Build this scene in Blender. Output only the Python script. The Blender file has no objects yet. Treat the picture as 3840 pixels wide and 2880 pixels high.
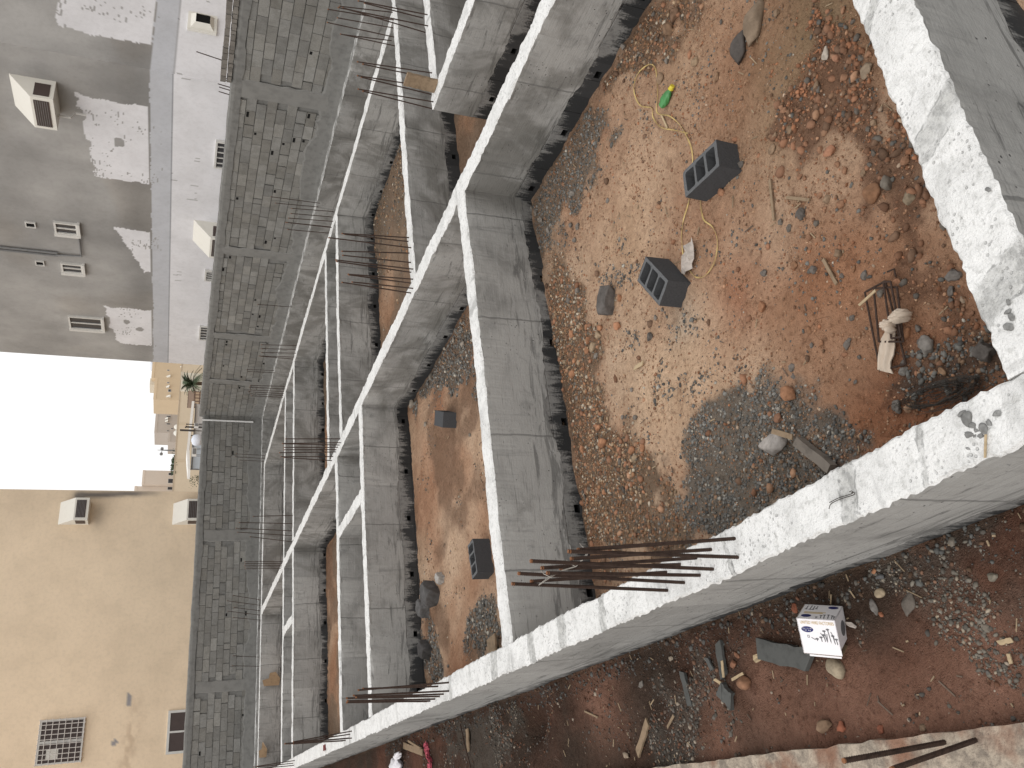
import bpy, bmesh, math, random
import numpy as np
from mathutils import Vector, Matrix

S = bpy.context.scene
COL = S.collection
rng = np.random.RandomState(7)
random.seed(7)

# ------------------------------------------------------------------ camera
F = 3110.0
CX, CY = 1920.0, 1440.0
H = 2.5                                   # camera height over the beam tops (z = 0)
RM = np.array([[-0.10869354, -0.89484573, 0.43293976],
               [-0.35045548, 0.4420518, 0.82569435],
               [-0.93025086, -0.06197847, -0.36165177]])   # image x, y, depth -> world


def ray(x, y):
    return RM @ np.array([x - CX, y - CY, F])


def gp(x, y, z=0.0):
    d = ray(x, y); t = (z - H) / d[2]
    return d * t + np.array([0, 0, H])


def onX(x, y, X):
    d = ray(x, y); t = X / d[0]
    return d * t + np.array([0, 0, H])


def onY(x, y, Y):
    d = ray(x, y); t = Y / d[1]
    return d * t + np.array([0, 0, H])


def tip(base, x, y):                      # point over `base` where a standing bar ends
    d = ray(x, y); dh = d[:2]
    t = (np.array(base[:2]) @ dh) / (dh @ dh)
    return d * t + np.array([0, 0, H])


K = 960 / 1659.0


def P(tx, ty, a, b):
    return tx + a * K, ty + b * K


cam = bpy.data.cameras.new('camera')
cam.sensor_width = 36.0
cam.sensor_fit = 'HORIZONTAL'
cam.lens = F / 3840 * 36.0
cam.clip_start = 0.05
cam.clip_end = 2000
co = bpy.data.objects.new('camera', cam)
COL.objects.link(co)
M = Matrix.Identity(4)
for i in range(3):
    M[i][0] = RM[i][0]; M[i][1] = -RM[i][1]; M[i][2] = -RM[i][2]
M[0][3], M[1][3], M[2][3] = 0, 0, H
co.matrix_world = M
S.camera = co


# ------------------------------------------------------------------ noise (numpy)
def _h(ix, iy, s):
    n = (ix.astype(np.int64) * 374761393 + iy.astype(np.int64) * 668265263 + s * 1442695041) & 0x7fffffff
    n = ((n ^ (n >> 13)) * 1274126177) & 0x7fffffff
    return ((n ^ (n >> 16)) & 0xffff) / 65535.0


def vn(x, y, s=0):
    x = np.asarray(x, float); y = np.asarray(y, float)
    ix = np.floor(x); iy = np.floor(y)
    fx = x - ix; fy = y - iy
    fx = fx * fx * (3 - 2 * fx); fy = fy * fy * (3 - 2 * fy)
    a = _h(ix, iy, s); b = _h(ix + 1, iy, s); c = _h(ix, iy + 1, s); d = _h(ix + 1, iy + 1, s)
    return (a * (1 - fx) + b * fx) * (1 - fy) + (c * (1 - fx) + d * fx) * fy


def fbm(x, y, s=0, o=4):
    t = 0; a = .5; n = 0
    x = np.asarray(x, float); y = np.asarray(y, float)
    for k in range(o):
        t = t + a * vn(x, y, s + k * 17); n += a
        x = x * 2.03 + 5.2; y = y * 2.03 + 1.7; a *= .5
    return t / n


def sstep(a, b, x):
    t = np.clip((x - a) / (b - a), 0, 1)
    return t * t * (3 - 2 * t)


# ------------------------------------------------------------------ materials
class NB:
    def __init__(self, name):
        self.m = bpy.data.materials.new(name)
        self.m.use_nodes = True
        self.t = self.m.node_tree
        self.t.nodes.clear()
        self.out = self.t.nodes.new('ShaderNodeOutputMaterial')

    def put(self, sock, v):
        if v is None:
            return
        if isinstance(v, bpy.types.NodeSocket):
            self.t.links.new(v, sock)
        else:
            if sock.type == 'RGBA' and len(v) == 3:
                v = (*v, 1)
            sock.default_value = v

    def n(self, typ, ins=None, **props):
        nd = self.t.nodes.new('ShaderNode' + typ)
        for k, v in props.items():
            setattr(nd, k, v)
        for k, v in (ins or {}).items():
            self.put(nd.inputs[k], v)
        return nd

    def geo(self):
        return self.n('NewGeometry').outputs['Position']

    def obj(self):
        return self.n('TexCoord').outputs['Object']

    def attr(self, name='col'):
        return self.n('Attribute', attribute_name=name).outputs['Color']

    def math(self, op, a, b=None, c=None, clamp=False):
        nd = self.n('Math', operation=op, use_clamp=clamp)
        self.put(nd.inputs[0], a)
        if b is not None: self.put(nd.inputs[1], b)
        if c is not None: self.put(nd.inputs[2], c)
        return nd.outputs[0]

    def map(self, v, scale=(1, 1, 1), loc=(0, 0, 0)):
        return self.n('Mapping', {'Vector': v, 'Scale': scale, 'Location': loc}).outputs[0]

    def noise(self, v, scale=1, detail=4, rough=.55, dist=0):
        return self.n('TexNoise', {'Vector': v, 'Scale': scale, 'Detail': detail, 'Roughness': rough, 'Distortion': dist}).outputs['Fac']

    def voro(self, v, scale=1, feature='F1'):
        return self.n('TexVoronoi', {'Vector': v, 'Scale': scale}, feature=feature).outputs['Distance']

    def ramp(self, f, lo, hi, a=0.0, b=1.0):
        nd = self.n('MapRange', {'From Min': lo, 'From Max': hi, 'To Min': a, 'To Max': b}, interpolation_type='SMOOTHSTEP')
        self.put(nd.inputs['Value'], f)
        return nd.outputs[0]

    def mix(self, f, a, b, mode='MIX'):
        nd = self.n('Mix', data_type='RGBA', blend_type=mode)
        self.put(nd.inputs[0], f); self.put(nd.inputs[6], a); self.put(nd.inputs[7], b)
        return nd.outputs[2]

    def xyz(self, v):
        s = self.n('SeparateXYZ', {'Vector': v})
        return s.outputs[0], s.outputs[1], s.outputs[2]

    def vec(self, x, y, z):
        return self.n('CombineXYZ', {'X': x, 'Y': y, 'Z': z}).outputs[0]

    def bump(self, h, dist=.01, strength=1.0, normal=None):
        nd = self.n('Bump', {'Height': h, 'Distance': dist, 'Strength': strength})
        if normal: self.put(nd.inputs['Normal'], normal)
        return nd.outputs[0]

    def done(self, color, rough=.9, normal=None, spec=.25, metal=0.0):
        b = self.n('BsdfPrincipled', {'Base Color': color, 'Roughness': rough, 'Metallic': metal})
        b.inputs['Specular IOR Level'].default_value = spec
        if normal: self.put(b.inputs['Normal'], normal)
        self.t.links.new(b.outputs[0], self.out.inputs[0])
        return self.m


MATS = {}


def lime(name, sc, patch=(), dirty=0):
    b = NB(name); p = b.geo()
    q = b.map(p, sc)
    band = b.noise(q, 1.0, 3, .6)
    blot = b.noise(p, 3.2, 5, .62, .6)
    fine = b.noise(p, 26, 4, .65)
    pit = b.voro(b.n('Mapping', {'Vector': p, 'Rotation': (.3, .2, .5)}).outputs[0], 41)
    blot2 = b.noise(p, 9, 5, .7, .4)
    c = b.mix(b.ramp(blot, .42, .74), (.765, .765, .752), (.60, .60, .587))
    c = b.mix(b.ramp(blot2, .54, .70, 0, .45), c, (.50, .50, .485))
    c = b.mix(b.ramp(band, .60, .70, 0, .65), c, (.33, .33, .32))
    c = b.mix(b.ramp(fine, .50, .68, 0, .5), c, (.42, .42, .40))
    sel = b.math('MULTIPLY', b.ramp(pit, .30, .14), b.ramp(b.noise(p, 5, 3), .46, .58))
    c = b.mix(b.math('MULTIPLY', sel, .42), c, (.24, .24, .23))
    x, y, z = b.xyz(p)
    wb = b.math('MULTIPLY', b.math('SUBTRACT', b.noise(p, 14, 3), .5), .06)
    if dirty:
        c = b.mix(b.ramp(b.noise(p, 3.7, 4, .6), .40, .60, dirty * .6, min(1, dirty * 1.6)), c, (.2, .2, .19))
    if patch:
        for (px, sl, hw, ky) in patch:
            m0, m1, lim = (y, b.math('SUBTRACT', x, .91), b.ramp(x, 1.3, 1.2)) if ky else (x, b.math('SUBTRACT', y, 1.56), b.ramp(y, 2.2, 2.1))
            dd = b.math('ABSOLUTE', b.math('ADD', b.math('SUBTRACT', b.math('ADD', m0, b.math('MULTIPLY', m1, sl)), px), wb))
            mk = b.math('MULTIPLY', b.ramp(dd, hw + .012, hw - .02), lim)
            c = b.mix(b.math('MULTIPLY', mk, b.ramp(blot2, .3, .6, .35, .8)), c, b.mix(b.ramp(fine, .4, .6), (.46, .46, .44), (.30, .30, .29)))
            ed = b.ramp(b.math('ABSOLUTE', b.math('SUBTRACT', dd, hw)), .008, .002)
            c = b.mix(b.math('MULTIPLY', b.math('MULTIPLY', ed, b.math('MULTIPLY', lim, b.ramp(blot2, .45, .55))), .55), c, (.16, .16, .155))
    h = b.math('ADD', b.math('MULTIPLY', fine, .8), b.math('ADD', b.math('MULTIPLY', sel, -.5), b.noise(p, 90, 3)))
    return b.done(c, .92, b.bump(h, .012, .9), .2)


MATS['lime_y'] = lime('lime wash along y', (.7, 3.4, .7), [(float(gp(*P(tx_, ty_, a_, b_))[1]), sl_, hw_, 1) for tx_, ty_, a_, b_, sl_, hw_ in ((2880, 960, 500, 1470, .3, .045), (2880, 960, 980, 1230, .25, .012), (1920, 1920, 1385, 230, -.1, .014), (1920, 1920, 585, 640, .15, .035), (1920, 1920, 330, 800, .1, .06), (1920, 1920, 130, 890, .0, .06), (960, 1920, 1550, 1050, .1, .07), (960, 1920, 1260, 1150, .1, .05))])
MATS['lime_dirty'] = lime('dirty lime wash', (.7, 3.4, .7), dirty=.55)
MATS['lime_x'] = lime('lime wash along x', (3.4, .7, .7), [(float(gp(*P(2880, 0, 1080, 810))[0]), .55, .062, 0), (float(gp(*P(2880, 960, 1520, 170))[0]), .4, .075, 0), (float(gp(*P(2880, 0, 640, 30))[0]), .9, .035, 0)])


def mk_concrete():
    b = NB('cast concrete'); p = b.geo()
    x, y, z = b.xyz(p)
    u = b.math('ADD', x, y)
    cell = b.math('FLOOR', b.math('DIVIDE', u, 1.22))
    tone = b.n('TexWhiteNoise', {'W': cell}, noise_dimensions='1D').outputs[0]
    fr = b.math('FRACT', b.math('DIVIDE', u, 1.22))
    wob = b.math('MULTIPLY', b.math('SUBTRACT', b.noise(p, 9, 3), .5), .02)
    jd = b.math('ABSOLUTE', b.math('SUBTRACT', b.math('ADD', fr, wob), .5))
    joint = b.ramp(jd, .010, .003)
    big = b.noise(b.vec(u, b.math('MULTIPLY', z, 1.0), 3.1), 1.3, 5, .6, .4)
    horiz = b.noise(b.vec(b.math('MULTIPLY', u, .8), b.math('MULTIPLY', z, 16), 1.0), 2.0, 4, .6)
    vert = b.noise(b.vec(b.math('MULTIPLY', u, 9), b.math('MULTIPLY', z, .8), 7.0), 1.5, 4, .6)
    spots = b.noise(p, 14, 4, .7)
    c = b.mix(tone, (.285, .282, .270), (.375, .370, .354))
    c = b.mix(b.ramp(big, .45, .75, 0, .75), c, (.165, .163, .154))
    c = b.mix(b.ramp(horiz, .52, .72, 0, .5), c, (.37, .37, .355))
    grain = b.noise(b.vec(b.math('MULTIPLY', u, 2.2), b.math('MULTIPLY', z, 60), 2.0), 1.6, 4, .7)
    c = b.mix(b.ramp(grain, .58, .72, 0, .55), c, (.12, .12, .115))
    mott = b.noise(p, 5.5, 5, .7, .8)
    c = b.mix(b.ramp(mott, .54, .70, 0, .38), c, (.15, .15, .145))
    c = b.mix(b.ramp(mott, .44, .32, 0, .35), c, (.36, .355, .34))
    c = b.mix(b.ramp(vert, .58, .75, 0, .5), c, (.16, .16, .155))
    c = b.mix(b.ramp(spots, .66, .74, 0, .7), c, (.1, .1, .1))
    damp_shade = b.math('MULTIPLY', b.ramp(b.noise(b.vec(u, z, 11.), .9, 4, .6, 1.4), .58, .70), .35)
    drag = b.noise(b.vec(b.math('ADD', b.math('MULTIPLY', u, 1.1), b.math('MULTIPLY', z, 1.2)), b.math('MULTIPLY', z, 9), 6.0), 1.7, 5, .72, .5)
    lowz = b.ramp(z, -.30, -.62)
    c = b.mix(b.math('MULTIPLY', b.ramp(b.math('ADD', drag, b.math('MULTIPLY', lowz, .13)), .58, .70), .6), c, (.075, .075, .072))
    wet_shade = b.math('MULTIPLY', b.ramp(x, 5.2, 5.5), b.ramp(b.noise(b.vec(u, b.math('MULTIPLY', z, .7), 4.), 1.5, 4, .6, .8), .42, .60))  # wet stains plus painted shade on the middle beam and right rooms
    damp_shade = b.math('MAXIMUM', damp_shade, b.math('MULTIPLY', wet_shade, .62))
    c = b.mix(damp_shade, c, (.118, .114, .102))
    c = b.mix(b.math('MULTIPLY', joint, .6), c, (.12, .12, .115))
    pits = b.ramp(b.voro(p, 22), .16, .06)
    pits = b.math('MULTIPLY', pits, b.ramp(b.noise(p, 2.7, 2), .48, .6))
    c = b.mix(b.math('MULTIPLY', pits, .8), c, (.05, .05, .05))
    h = b.math('ADD', b.math('ADD', b.math('MULTIPLY', big, .6), spots), b.math('MULTIPLY', pits, -1.2))
    h = b.math('ADD', h, b.math('MULTIPLY', joint, .7))
    h = b.math('ADD', h, b.math('MULTIPLY', grain, -.4))
    return b.done(c, .88, b.bump(h, .008, .8), .25)


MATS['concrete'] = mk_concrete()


def mk_bitumen():
    b = NB('bitumen coated blocks'); p = b.obj()
    x, y, z = b.xyz(p)
    u = b.math('ADD', x, y)
    dep = b.math('MULTIPLY', z, -1)
    dA = b.noise(b.vec(b.math('MULTIPLY', u, 11), b.math('MULTIPLY', z, 1.6), 0), 1.0, 3, .6)
    dB = b.noise(b.vec(b.math('MULTIPLY', u, 52), b.math('MULTIPLY', z, 5), 4), 1.0, 3, .7)
    drip = b.math('ADD', b.math('MULTIPLY', dA, .66), b.math('MULTIPLY', dB, .34))
    area = b.noise(b.vec(u, 0, 5.5), 1.7, 3)
    crumb = b.math('MULTIPLY', b.math('SUBTRACT', b.noise(p, 55, 3), .5), .22)
    lim = b.math('ADD', b.math('ADD', b.math('MULTIPLY', dep, 1.25), crumb), b.math('SUBTRACT', .80, b.math('MULTIPLY', area, .78)))
    m = b.ramp(b.math('SUBTRACT', drip, lim), -.06, .09)
    fr = b.math('ABSOLUTE', b.math('SUBTRACT', b.math('FRACT', b.math('DIVIDE', u, .4)), .5))
    jt = b.ramp(fr, .485, .497)
    row = b.math('ABSOLUTE', b.math('SUBTRACT', b.math('FRACT', b.math('DIVIDE', z, .205)), .5))
    jt = b.math('MAXIMUM', jt, b.ramp(row, .47, .495))
    tone = b.n('TexWhiteNoise', {'W': b.math('FLOOR', b.math('ADD', b.math('DIVIDE', u, .4), .5))}, noise_dimensions='1D').outputs[0]
    c = b.mix(tone, (.020, .021, .022), (.042, .043, .044))
    c = b.mix(b.math('MULTIPLY', jt, .8), c, (.006, .006, .006))
    n = b.noise(p, 40, 4, .6)
    c = b.mix(b.ramp(n, .62, .75, 0, .5), c, (.08, .08, .078))
    c = b.mix(b.math('MULTIPLY', m, b.ramp(b.noise(p, 18, 4, .7), .25, .55, .45, 1.0)), c, (.21, .207, .198))
    h = b.math('ADD', b.math('MULTIPLY', m, .8), b.math('SUBTRACT', b.math('MULTIPLY', n, .5), jt))
    return b.done(c, .7, b.bump(h, .006, .8), .35)


MATS['bitumen'] = mk_bitumen()


def mk_soil():
    b = NB('red soil'); p = b.geo()
    a = b.attr()
    n1 = b.noise(p, 3.5, 6, .65)
    n2 = b.noise(p, 28, 5, .7)
    n3 = b.noise(p, 120, 3, .6)
    c = b.mix(b.ramp(n1, .3, .7, .0, .55), a, b.mix(1.0, a, (.66, .6, .55), 'MULTIPLY'))
    c = b.mix(b.ramp(n2, .52, .68, 0, .6), c, b.mix(1.0, c, (.42, .38, .36), 'MULTIPLY'))
    n4 = b.noise(p, 9, 5, .65, .5)
    c = b.mix(b.ramp(n4, .56, .68, 0, .5), c, b.mix(1.0, c, (.48, .42, .39), 'MULTIPLY'))
    c = b.mix(b.ramp(n4, .42, .30, 0, .5), c, b.mix(1.0, c, (1.25, 1.22, 1.2), 'MULTIPLY'))
    c = b.mix(b.ramp(n2, .46, .34, 0, .4), c, b.mix(1.0, c, (1.3, 1.3, 1.3), 'MULTIPLY'))
    c = b.mix(b.ramp(n3, .62, .72, 0, .45), c, (.34, .27, .2))
    c = b.mix(b.ramp(n3, .40, .30, 0, .6), c, b.mix(1.0, c, (.45, .4, .38), 'MULTIPLY'))
    crk = b.n('TexVoronoi', {'Vector': b.n('Mapping', {'Vector': p}).outputs[0], 'Scale': 7.0}, feature='DISTANCE_TO_EDGE').outputs['Distance']
    cm = b.math('MULTIPLY', b.ramp(crk, .018, .004), b.ramp(b.noise(p, 1.6, 3), .60, .68))
    c = b.mix(b.math('MULTIPLY', cm, .55), c, (.09, .045, .025))
    h = b.math('ADD', b.math('MULTIPLY', n1, .5), b.math('ADD', n2, b.math('MULTIPLY', n3, .5)))
    return b.done(c, .95, b.bump(b.math('ADD', h, n4), .03, 1.0), .15)


MATS['soil'] = mk_soil()


def mk_attr(name, rough=.9, sc=30, amt=.5, bd=.004, spec=.2):
    b = NB(name); p = b.geo(); a = b.attr()
    n = b.noise(p, sc, 5, .65)
    n2 = b.noise(p, sc * .15, 4, .6)
    dk = b.mix(1.0, a, (.55, .54, .52), 'MULTIPLY')
    c = b.mix(b.ramp(n, .42, .7, 0, amt), a, dk)
    c = b.mix(b.ramp(n2, .4, .7, 0, amt), c, dk)
    return b.done(c, rough, b.bump(n, bd, .8), spec)


MATS['stone'] = mk_attr('stone', .92, 45, .5, .006)
MATS['pebble'] = mk_attr('pebble', .95, 90, .35, .002)
MATS['masonry'] = mk_attr('concrete masonry', .95, 38, .45, .006)
MATS['render'] = mk_attr('wall render', .93, 9, .16, .003)
MATS['houses'] = mk_attr('far house render', .95, 3, .08, .002)


def plain(name, col, rough=.6, sc=25, amt=.25, spec=.3, metal=0., bd=.002, dark=(.5, .5, .5)):
    b = NB(name); p = b.obj()
    n = b.noise(p, sc, 5, .6)
    c = b.mix(b.ramp(n, .42, .72, 0, amt), col, tuple(col[i] * dark[i] for i in range(3)))
    return b.done(c, rough, b.bump(n, bd, .5), spec, metal)


MATS['rust'] = plain('rusty steel', (.052, .032, .024), .8, 40, .8, .3, .0, .002, (.4, .38, .38))
MATS['rust_tip'] = plain('orange rust', (.24, .11, .055), .85, 80, .5, .2)
MATS['wire'] = plain('galvanised tie wire', (.55, .52, .47), .5, 60, .3, .4, .3)
MATS['dark_wire'] = plain('dark wire', (.055, .047, .04), .7, 40, .3, .3)
MATS['block'] = plain('grey concrete block', (.070, .072, .076), .95, 70, .5, .15, 0, .006, (.55, .55, .55))
MATS['block_edge'] = plain('worn block rim', (.125, .128, .132), .95, 80, .6, .15, 0, .006, (.45, .45, .45))
MATS['mortar'] = plain('rough mortar', (.20, .198, .188), .95, 7, .6, .15, 0, .02, (.6, .6, .6))
MATS['plaster'] = plain('cement plaster', (.225, .222, .21), .95, 4, .5, .15, 0, .012, (.6, .6, .6))
MATS['wood'] = plain('weathered wood', (.26, .19, .125), .85, 18, .6, .2)
MATS['pale_wood'] = plain('pale split wood', (.44, .34, .215), .85, 30, .4, .2)
MATS['mud_grey'] = plain('muddy grey timber', (.20, .175, .15), .95, 16, .7, .1, 0, .006)
MATS['slate'] = plain('blue grey board', (.088, .09, .086), .8, 14, .7, .25, 0, .004)
MATS['cloth'] = plain('cream cloth', (.58, .49, .40), .9, 22, .35, .15, 0, .004, (.75, .7, .66))
MATS['strap'] = plain('yellow strap', (.56, .42, .17), .6, 6, .95, .3, 0, .001, (.45, .38, .45))
MATS['green'] = plain('green plastic', (.06, .24, .07), .35, 25, .4, .5)
MATS['yellow'] = plain('yellow plastic', (.65, .55, .05), .4, 25, .2, .5)
MATS['pink'] = plain('pink plastic', (.50, .10, .14), .6, 40, .5, .3)
MATS['white_plastic'] = plain('white plastic bag', (.72, .71, .74), .5, 25, .3, .4)
MATS['scrap'] = plain('dirty paper', (.45, .40, .36), .9, 20, .5, .1)
MATS['card_white'] = plain('white printed card', (.80, .78, .80), .6, 12, .12, .3, 0, .001, (.85, .83, .8))
MATS['card_brown'] = plain('brown card', (.32, .23, .15), .9, 30, .3, .1)
MATS['ink_blue'] = plain('blue ink', (.022, .025, .12), .6, 20, .1, .3)
MATS['ink_gold'] = plain('gold ink', (.52, .37, .14), .6, 60, .3, .3)
MATS['ink_grey'] = plain('grey ink', (.16, .16, .17), .6, 120, .5, .3)
MATS['ink_white'] = plain('white ink', (.8, .8, .82), .6, 20, .1, .3)
MATS['white_paint'] = plain('cream painted board', (.72, .70, .64), .7, 8, .15, .3, 0, .002, (.8, .78, .74))
MATS['alu'] = plain('white window frame', (.62, .61, .58), .5, 12, .2, .4)
MATS['glass'] = plain('dark window glass', (.045, .045, .05), .15, 3, .3, .6)
MATS['brown_screen'] = plain('brown window screen', (.07, .05, .045), .5, 6, .2, .4)
MATS['dark'] = plain('dark recess', (.012, .012, .012), .95, 10, .2, .1)
MATS['grille'] = plain('painted grille', (.60, .56, .52), .6, 12, .2, .35)
MATS['foam'] = plain('white foam strip', (.75, .75, .74), .9, 20, .3, .1)
MATS['slab'] = None
MATS['leaf'] = plain('palm leaf', (.06, .085, .045), .7, 6, .4, .3)
MATS['trunk'] = plain('palm trunk', (.14, .10, .07), .9, 20, .5, .2)
MATS['pav'] = plain('pale blue panel', (.50, .56, .62), .7, 2, .15, .3)
MATS['red'] = plain('dark red tile', (.13, .018, .02), .6, 30, .3, .3)
MATS['tank'] = plain('white water tank', (.66, .70, .78), .5, 6, .1, .4)
MATS['grey_metal'] = plain('grey metal', (.2, .2, .2), .5, 12, .3, .4, .4)
MATS['cardtan'] = plain('tan cardboard', (.30, .21, .13), .9, 12, .4, .1)


def mk_slab():
    b = NB('rough site slab'); p = b.geo()
    n = b.noise(p, 9, 6, .7); n2 = b.noise(p, 2.2, 4, .6); n3 = b.noise(p, 60, 3)
    c = b.mix(b.ramp(n, .35, .65), (.46, .39, .31), (.2, .17, .14))
    c = b.mix(b.ramp(n2, .45, .62, 0, .85), c, (.22, .11, .07))
    c = b.mix(b.ramp(n3, .6, .75, 0, .5), c, (.1, .09, .08))
    return b.done(c, .95, b.bump(b.math('ADD', n, n3), .015, .8), .15)


MATS['slab'] = mk_slab()


# ------------------------------------------------------------------ object helpers
def me_obj(name, verts, faces, mats, parent=None, fm=None, loc=None, smooth=False, cols=None):
    me = bpy.data.meshes.new(name)
    me.from_pydata([tuple(map(float, v)) for v in verts], [], [tuple(map(int, f)) for f in faces])
    if not isinstance(mats, (list, tuple)): mats = [mats]
    for m in mats:
        me.materials.append(MATS[m] if isinstance(m, str) else m)
    if fm is not None:
        me.polygons.foreach_set('material_index', np.asarray(fm, np.int32))
    if smooth:
        me.polygons.foreach_set('use_smooth', np.ones(len(me.polygons), bool))
    if cols is not None:
        at = me.color_attributes.new('col', 'FLOAT_COLOR', 'POINT')
        c = np.ones((len(verts), 4), np.float32); c[:, :3] = cols
        at.data.foreach_set('color', c.ravel())
    me.update()
    o = bpy.data.objects.new(name, me)
    COL.objects.link(o)
    if loc is not None: o.location = loc
    if parent is not None: o.parent = parent
    return o


def tag(o, label=None, cat=None, group=None, kind=None):
    if label: o['label'] = label
    if cat: o['category'] = cat
    if group: o['group'] = group
    if kind: o['kind'] = kind
    return o


def empty(name, loc=(0, 0, 0), rz=0.0):
    o = bpy.data.objects.new(name, None)
    o.empty_display_size = .1
    COL.objects.link(o)
    o.location = tuple(map(float, loc)); o.rotation_euler = (0, 0, rz)
    return o


def fast_mesh(name, V, T, mat, cols=None, parent=None):      # triangles from numpy
    me = bpy.data.meshes.new(name)
    nv, nf = len(V), len(T)
    k = T.shape[1]
    me.vertices.add(nv); me.vertices.foreach_set('co', np.asarray(V, np.float32).ravel())
    me.loops.add(nf * k); me.loops.foreach_set('vertex_index', np.asarray(T, np.int32).ravel())
    me.polygons.add(nf)
    me.polygons.foreach_set('loop_start', np.arange(0, nf * k, k, dtype=np.int32))
    me.update(calc_edges=True)
    me.materials.append(MATS[mat] if isinstance(mat, str) else mat)
    if cols is not None:
        at = me.color_attributes.new('col', 'FLOAT_COLOR', 'POINT')
        c = np.ones((nv, 4), np.float32); c[:, :3] = cols
        at.data.foreach_set('color', c.ravel())
    o = bpy.data.objects.new(name, me); COL.objects.link(o)
    if parent is not None: o.parent = parent
    return o


class MB:
    """collects shapes into one mesh"""
    def __init__(self): self.v = []; self.f = []; self.m = []; self.c = []

    def add(self, verts, faces, mi=0, col=None):
        o = len(self.v)
        self.v += [tuple(map(float, p)) for p in verts]
        self.f += [tuple(o + i for i in f) for f in faces]
        self.m += [mi] * len(faces)
        self.c += [col if col is not None else (.5, .5, .5)] * len(verts)

    def box(self, a, b, mi=0, col=None, skip=()):
        x0, y0, z0 = a; x1, y1, z1 = b
        v = [(x0, y0, z0), (x1, y0, z0), (x1, y1, z0), (x0, y1, z0), (x0, y0, z1), (x1, y0, z1), (x1, y1, z1), (x0, y1, z1)]
        f = [(0, 3, 2, 1), (4, 5, 6, 7), (0, 1, 5, 4), (1, 2, 6, 5), (2, 3, 7, 6), (3, 0, 4, 7)]
        self.add(v, [q for i, q in enumerate(f) if i not in skip], mi, col)

    def obox(self, o, ex, ey, ez, mi=0, col=None):            # oriented box from a corner
        o, ex, ey, ez = map(np.array, (o, ex, ey, ez))
        v = [o, o + ex, o + ex + ey, o + ey, o + ez, o + ex + ez, o + ex + ey + ez, o + ey + ez]
        self.add(v, [(0, 3, 2, 1), (4, 5, 6, 7), (0, 1, 5, 4), (1, 2, 6, 5), (2, 3, 7, 6), (3, 0, 4, 7)], mi, col)

    def tube(self, pts, r, n=6, mi=0, col=None, cap=True):
        pts = [Vector(p) for p in pts]
        rr = r if isinstance(r, (list, tuple)) else [r] * len(pts)
        vs = []; up = None
        for i, p in enumerate(pts):
            d = (pts[min(i + 1, len(pts) - 1)] - pts[max(i - 1, 0)])
            if d.length < 1e-9: d = Vector((0, 0, 1))
            d.normalize()
            if up is None:
                up = d.orthogonal().normalized()
            up = (up - d * up.dot(d))
            up = up.normalized() if up.length > 1e-6 else d.orthogonal().normalized()
            s = d.cross(up)
            for k in range(n):
                a = 2 * math.pi * k / n
                vs.append(p + (up * math.cos(a) + s * math.sin(a)) * rr[i])
        fs = []
        for i in range(len(pts) - 1):
            for k in range(n):
                fs.append((i * n + k, i * n + (k + 1) % n, (i + 1) * n + (k + 1) % n, (i + 1) * n + k))
        if cap:
            fs.append(tuple(range(n))[::-1]); fs.append(tuple((len(pts) - 1) * n + k for k in range(n)))
        self.add(vs, fs, mi, col)

    def prism(self, prof, ext0, ext1, fn, mi=0, col=None):     # profile (p,q) swept; fn(p,q,e)->xyz
        n = len(prof)
        v = [fn(p, q, ext0) for p, q in prof] + [fn(p, q, ext1) for p, q in prof]
        f = [tuple(range(n)), tuple(range(n, 2 * n))[::-1]] + [(i, (i + 1) % n, n + (i + 1) % n, n + i) for i in range(n)]
        self.add(v, f, mi, col)

    def build(self, name, mats, parent=None, smooth=False, color=False, loc=None):
        return me_obj(name, self.v, self.f, mats, parent, self.m, loc, smooth, np.array(self.c) if color else None)


# ------------------------------------------------------------------ ground
def poly_mask(x, y, poly):
    x = np.asarray(x); y = np.asarray(y)
    ins = np.zeros(x.shape, bool)
    n = len(poly); j = n - 1
    for i in range(n):
        xi, yi = poly[i]; xj, yj = poly[j]
        c = ((yi > y) != (yj > y)) & (x < (xj - xi) * (y - yi) / (yj - yi + 1e-12) + xi)
        ins ^= c; j = i
    return ins


def wpoly(px, z=-.75):
    return [tuple(gp(a, b, z)[:2]) for a, b in px]


HEAP = wpoly([(2776, 1400), (2713, 1480), (2643, 1521), (2603, 1654), (2528, 1770), (2480, 1920), (2560, 2100), (2850, 1960), (3000, 1880),
              (3140, 1800), (3190, 1720), (3120, 1610), (3000, 1570), (2900, 1480), (2840, 1405)])
BANDD = wpoly([(2020, 1000), (2080, 1400), (2160, 1920), (2180, 2100), (2560, 2100), (2500, 1920), (2450, 1780), (2330, 1600), (2250, 1500), (2240, 1300), (2190, 1150), (2130, 960)])
BANDB = wpoly([(1990, 900), (2010, 680), (2110, 500), (2230, 440), (2285, 540), (2200, 700), (2130, 820), (2080, 960)])
BANDB2 = wpoly([(2230, 330), (2330, 170), (2440, 0), (2640, 0), (2600, 130), (2480, 130), (2400, 230), (2300, 330)])
NEARC = wpoly([(3170, -60), (3600, 960), (3780, 1411), (3600, 1300), (3480, 960), (3350, 800), (3250, 650), (2960, 600), (2900, 480), (3000, 330), (3040, 0)])
CORNER = wpoly([(3440, 1200), (3600, 1150), (3800, 1420), (3500, 1600), (3380, 1500)])
DARKH = wpoly([(3380, 1400), (3760, 1400), (3420, 1600), (3300, 1500)])
R2HEAP = wpoly([(1480, 1060), (1750, 1130), (1790, 1480), (1720, 1420), (1560, 1480), (1560, 1600), (1540, 1560)])
R2HEAP2 = wpoly([(1560, 2370), (1640, 2330), (1650, 2520), (1580, 2560)])
R2HEAP3 = wpoly([(1790, 2180), (1860, 2220), (1890, 2420), (1760, 2480), (1740, 2380)])
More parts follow.
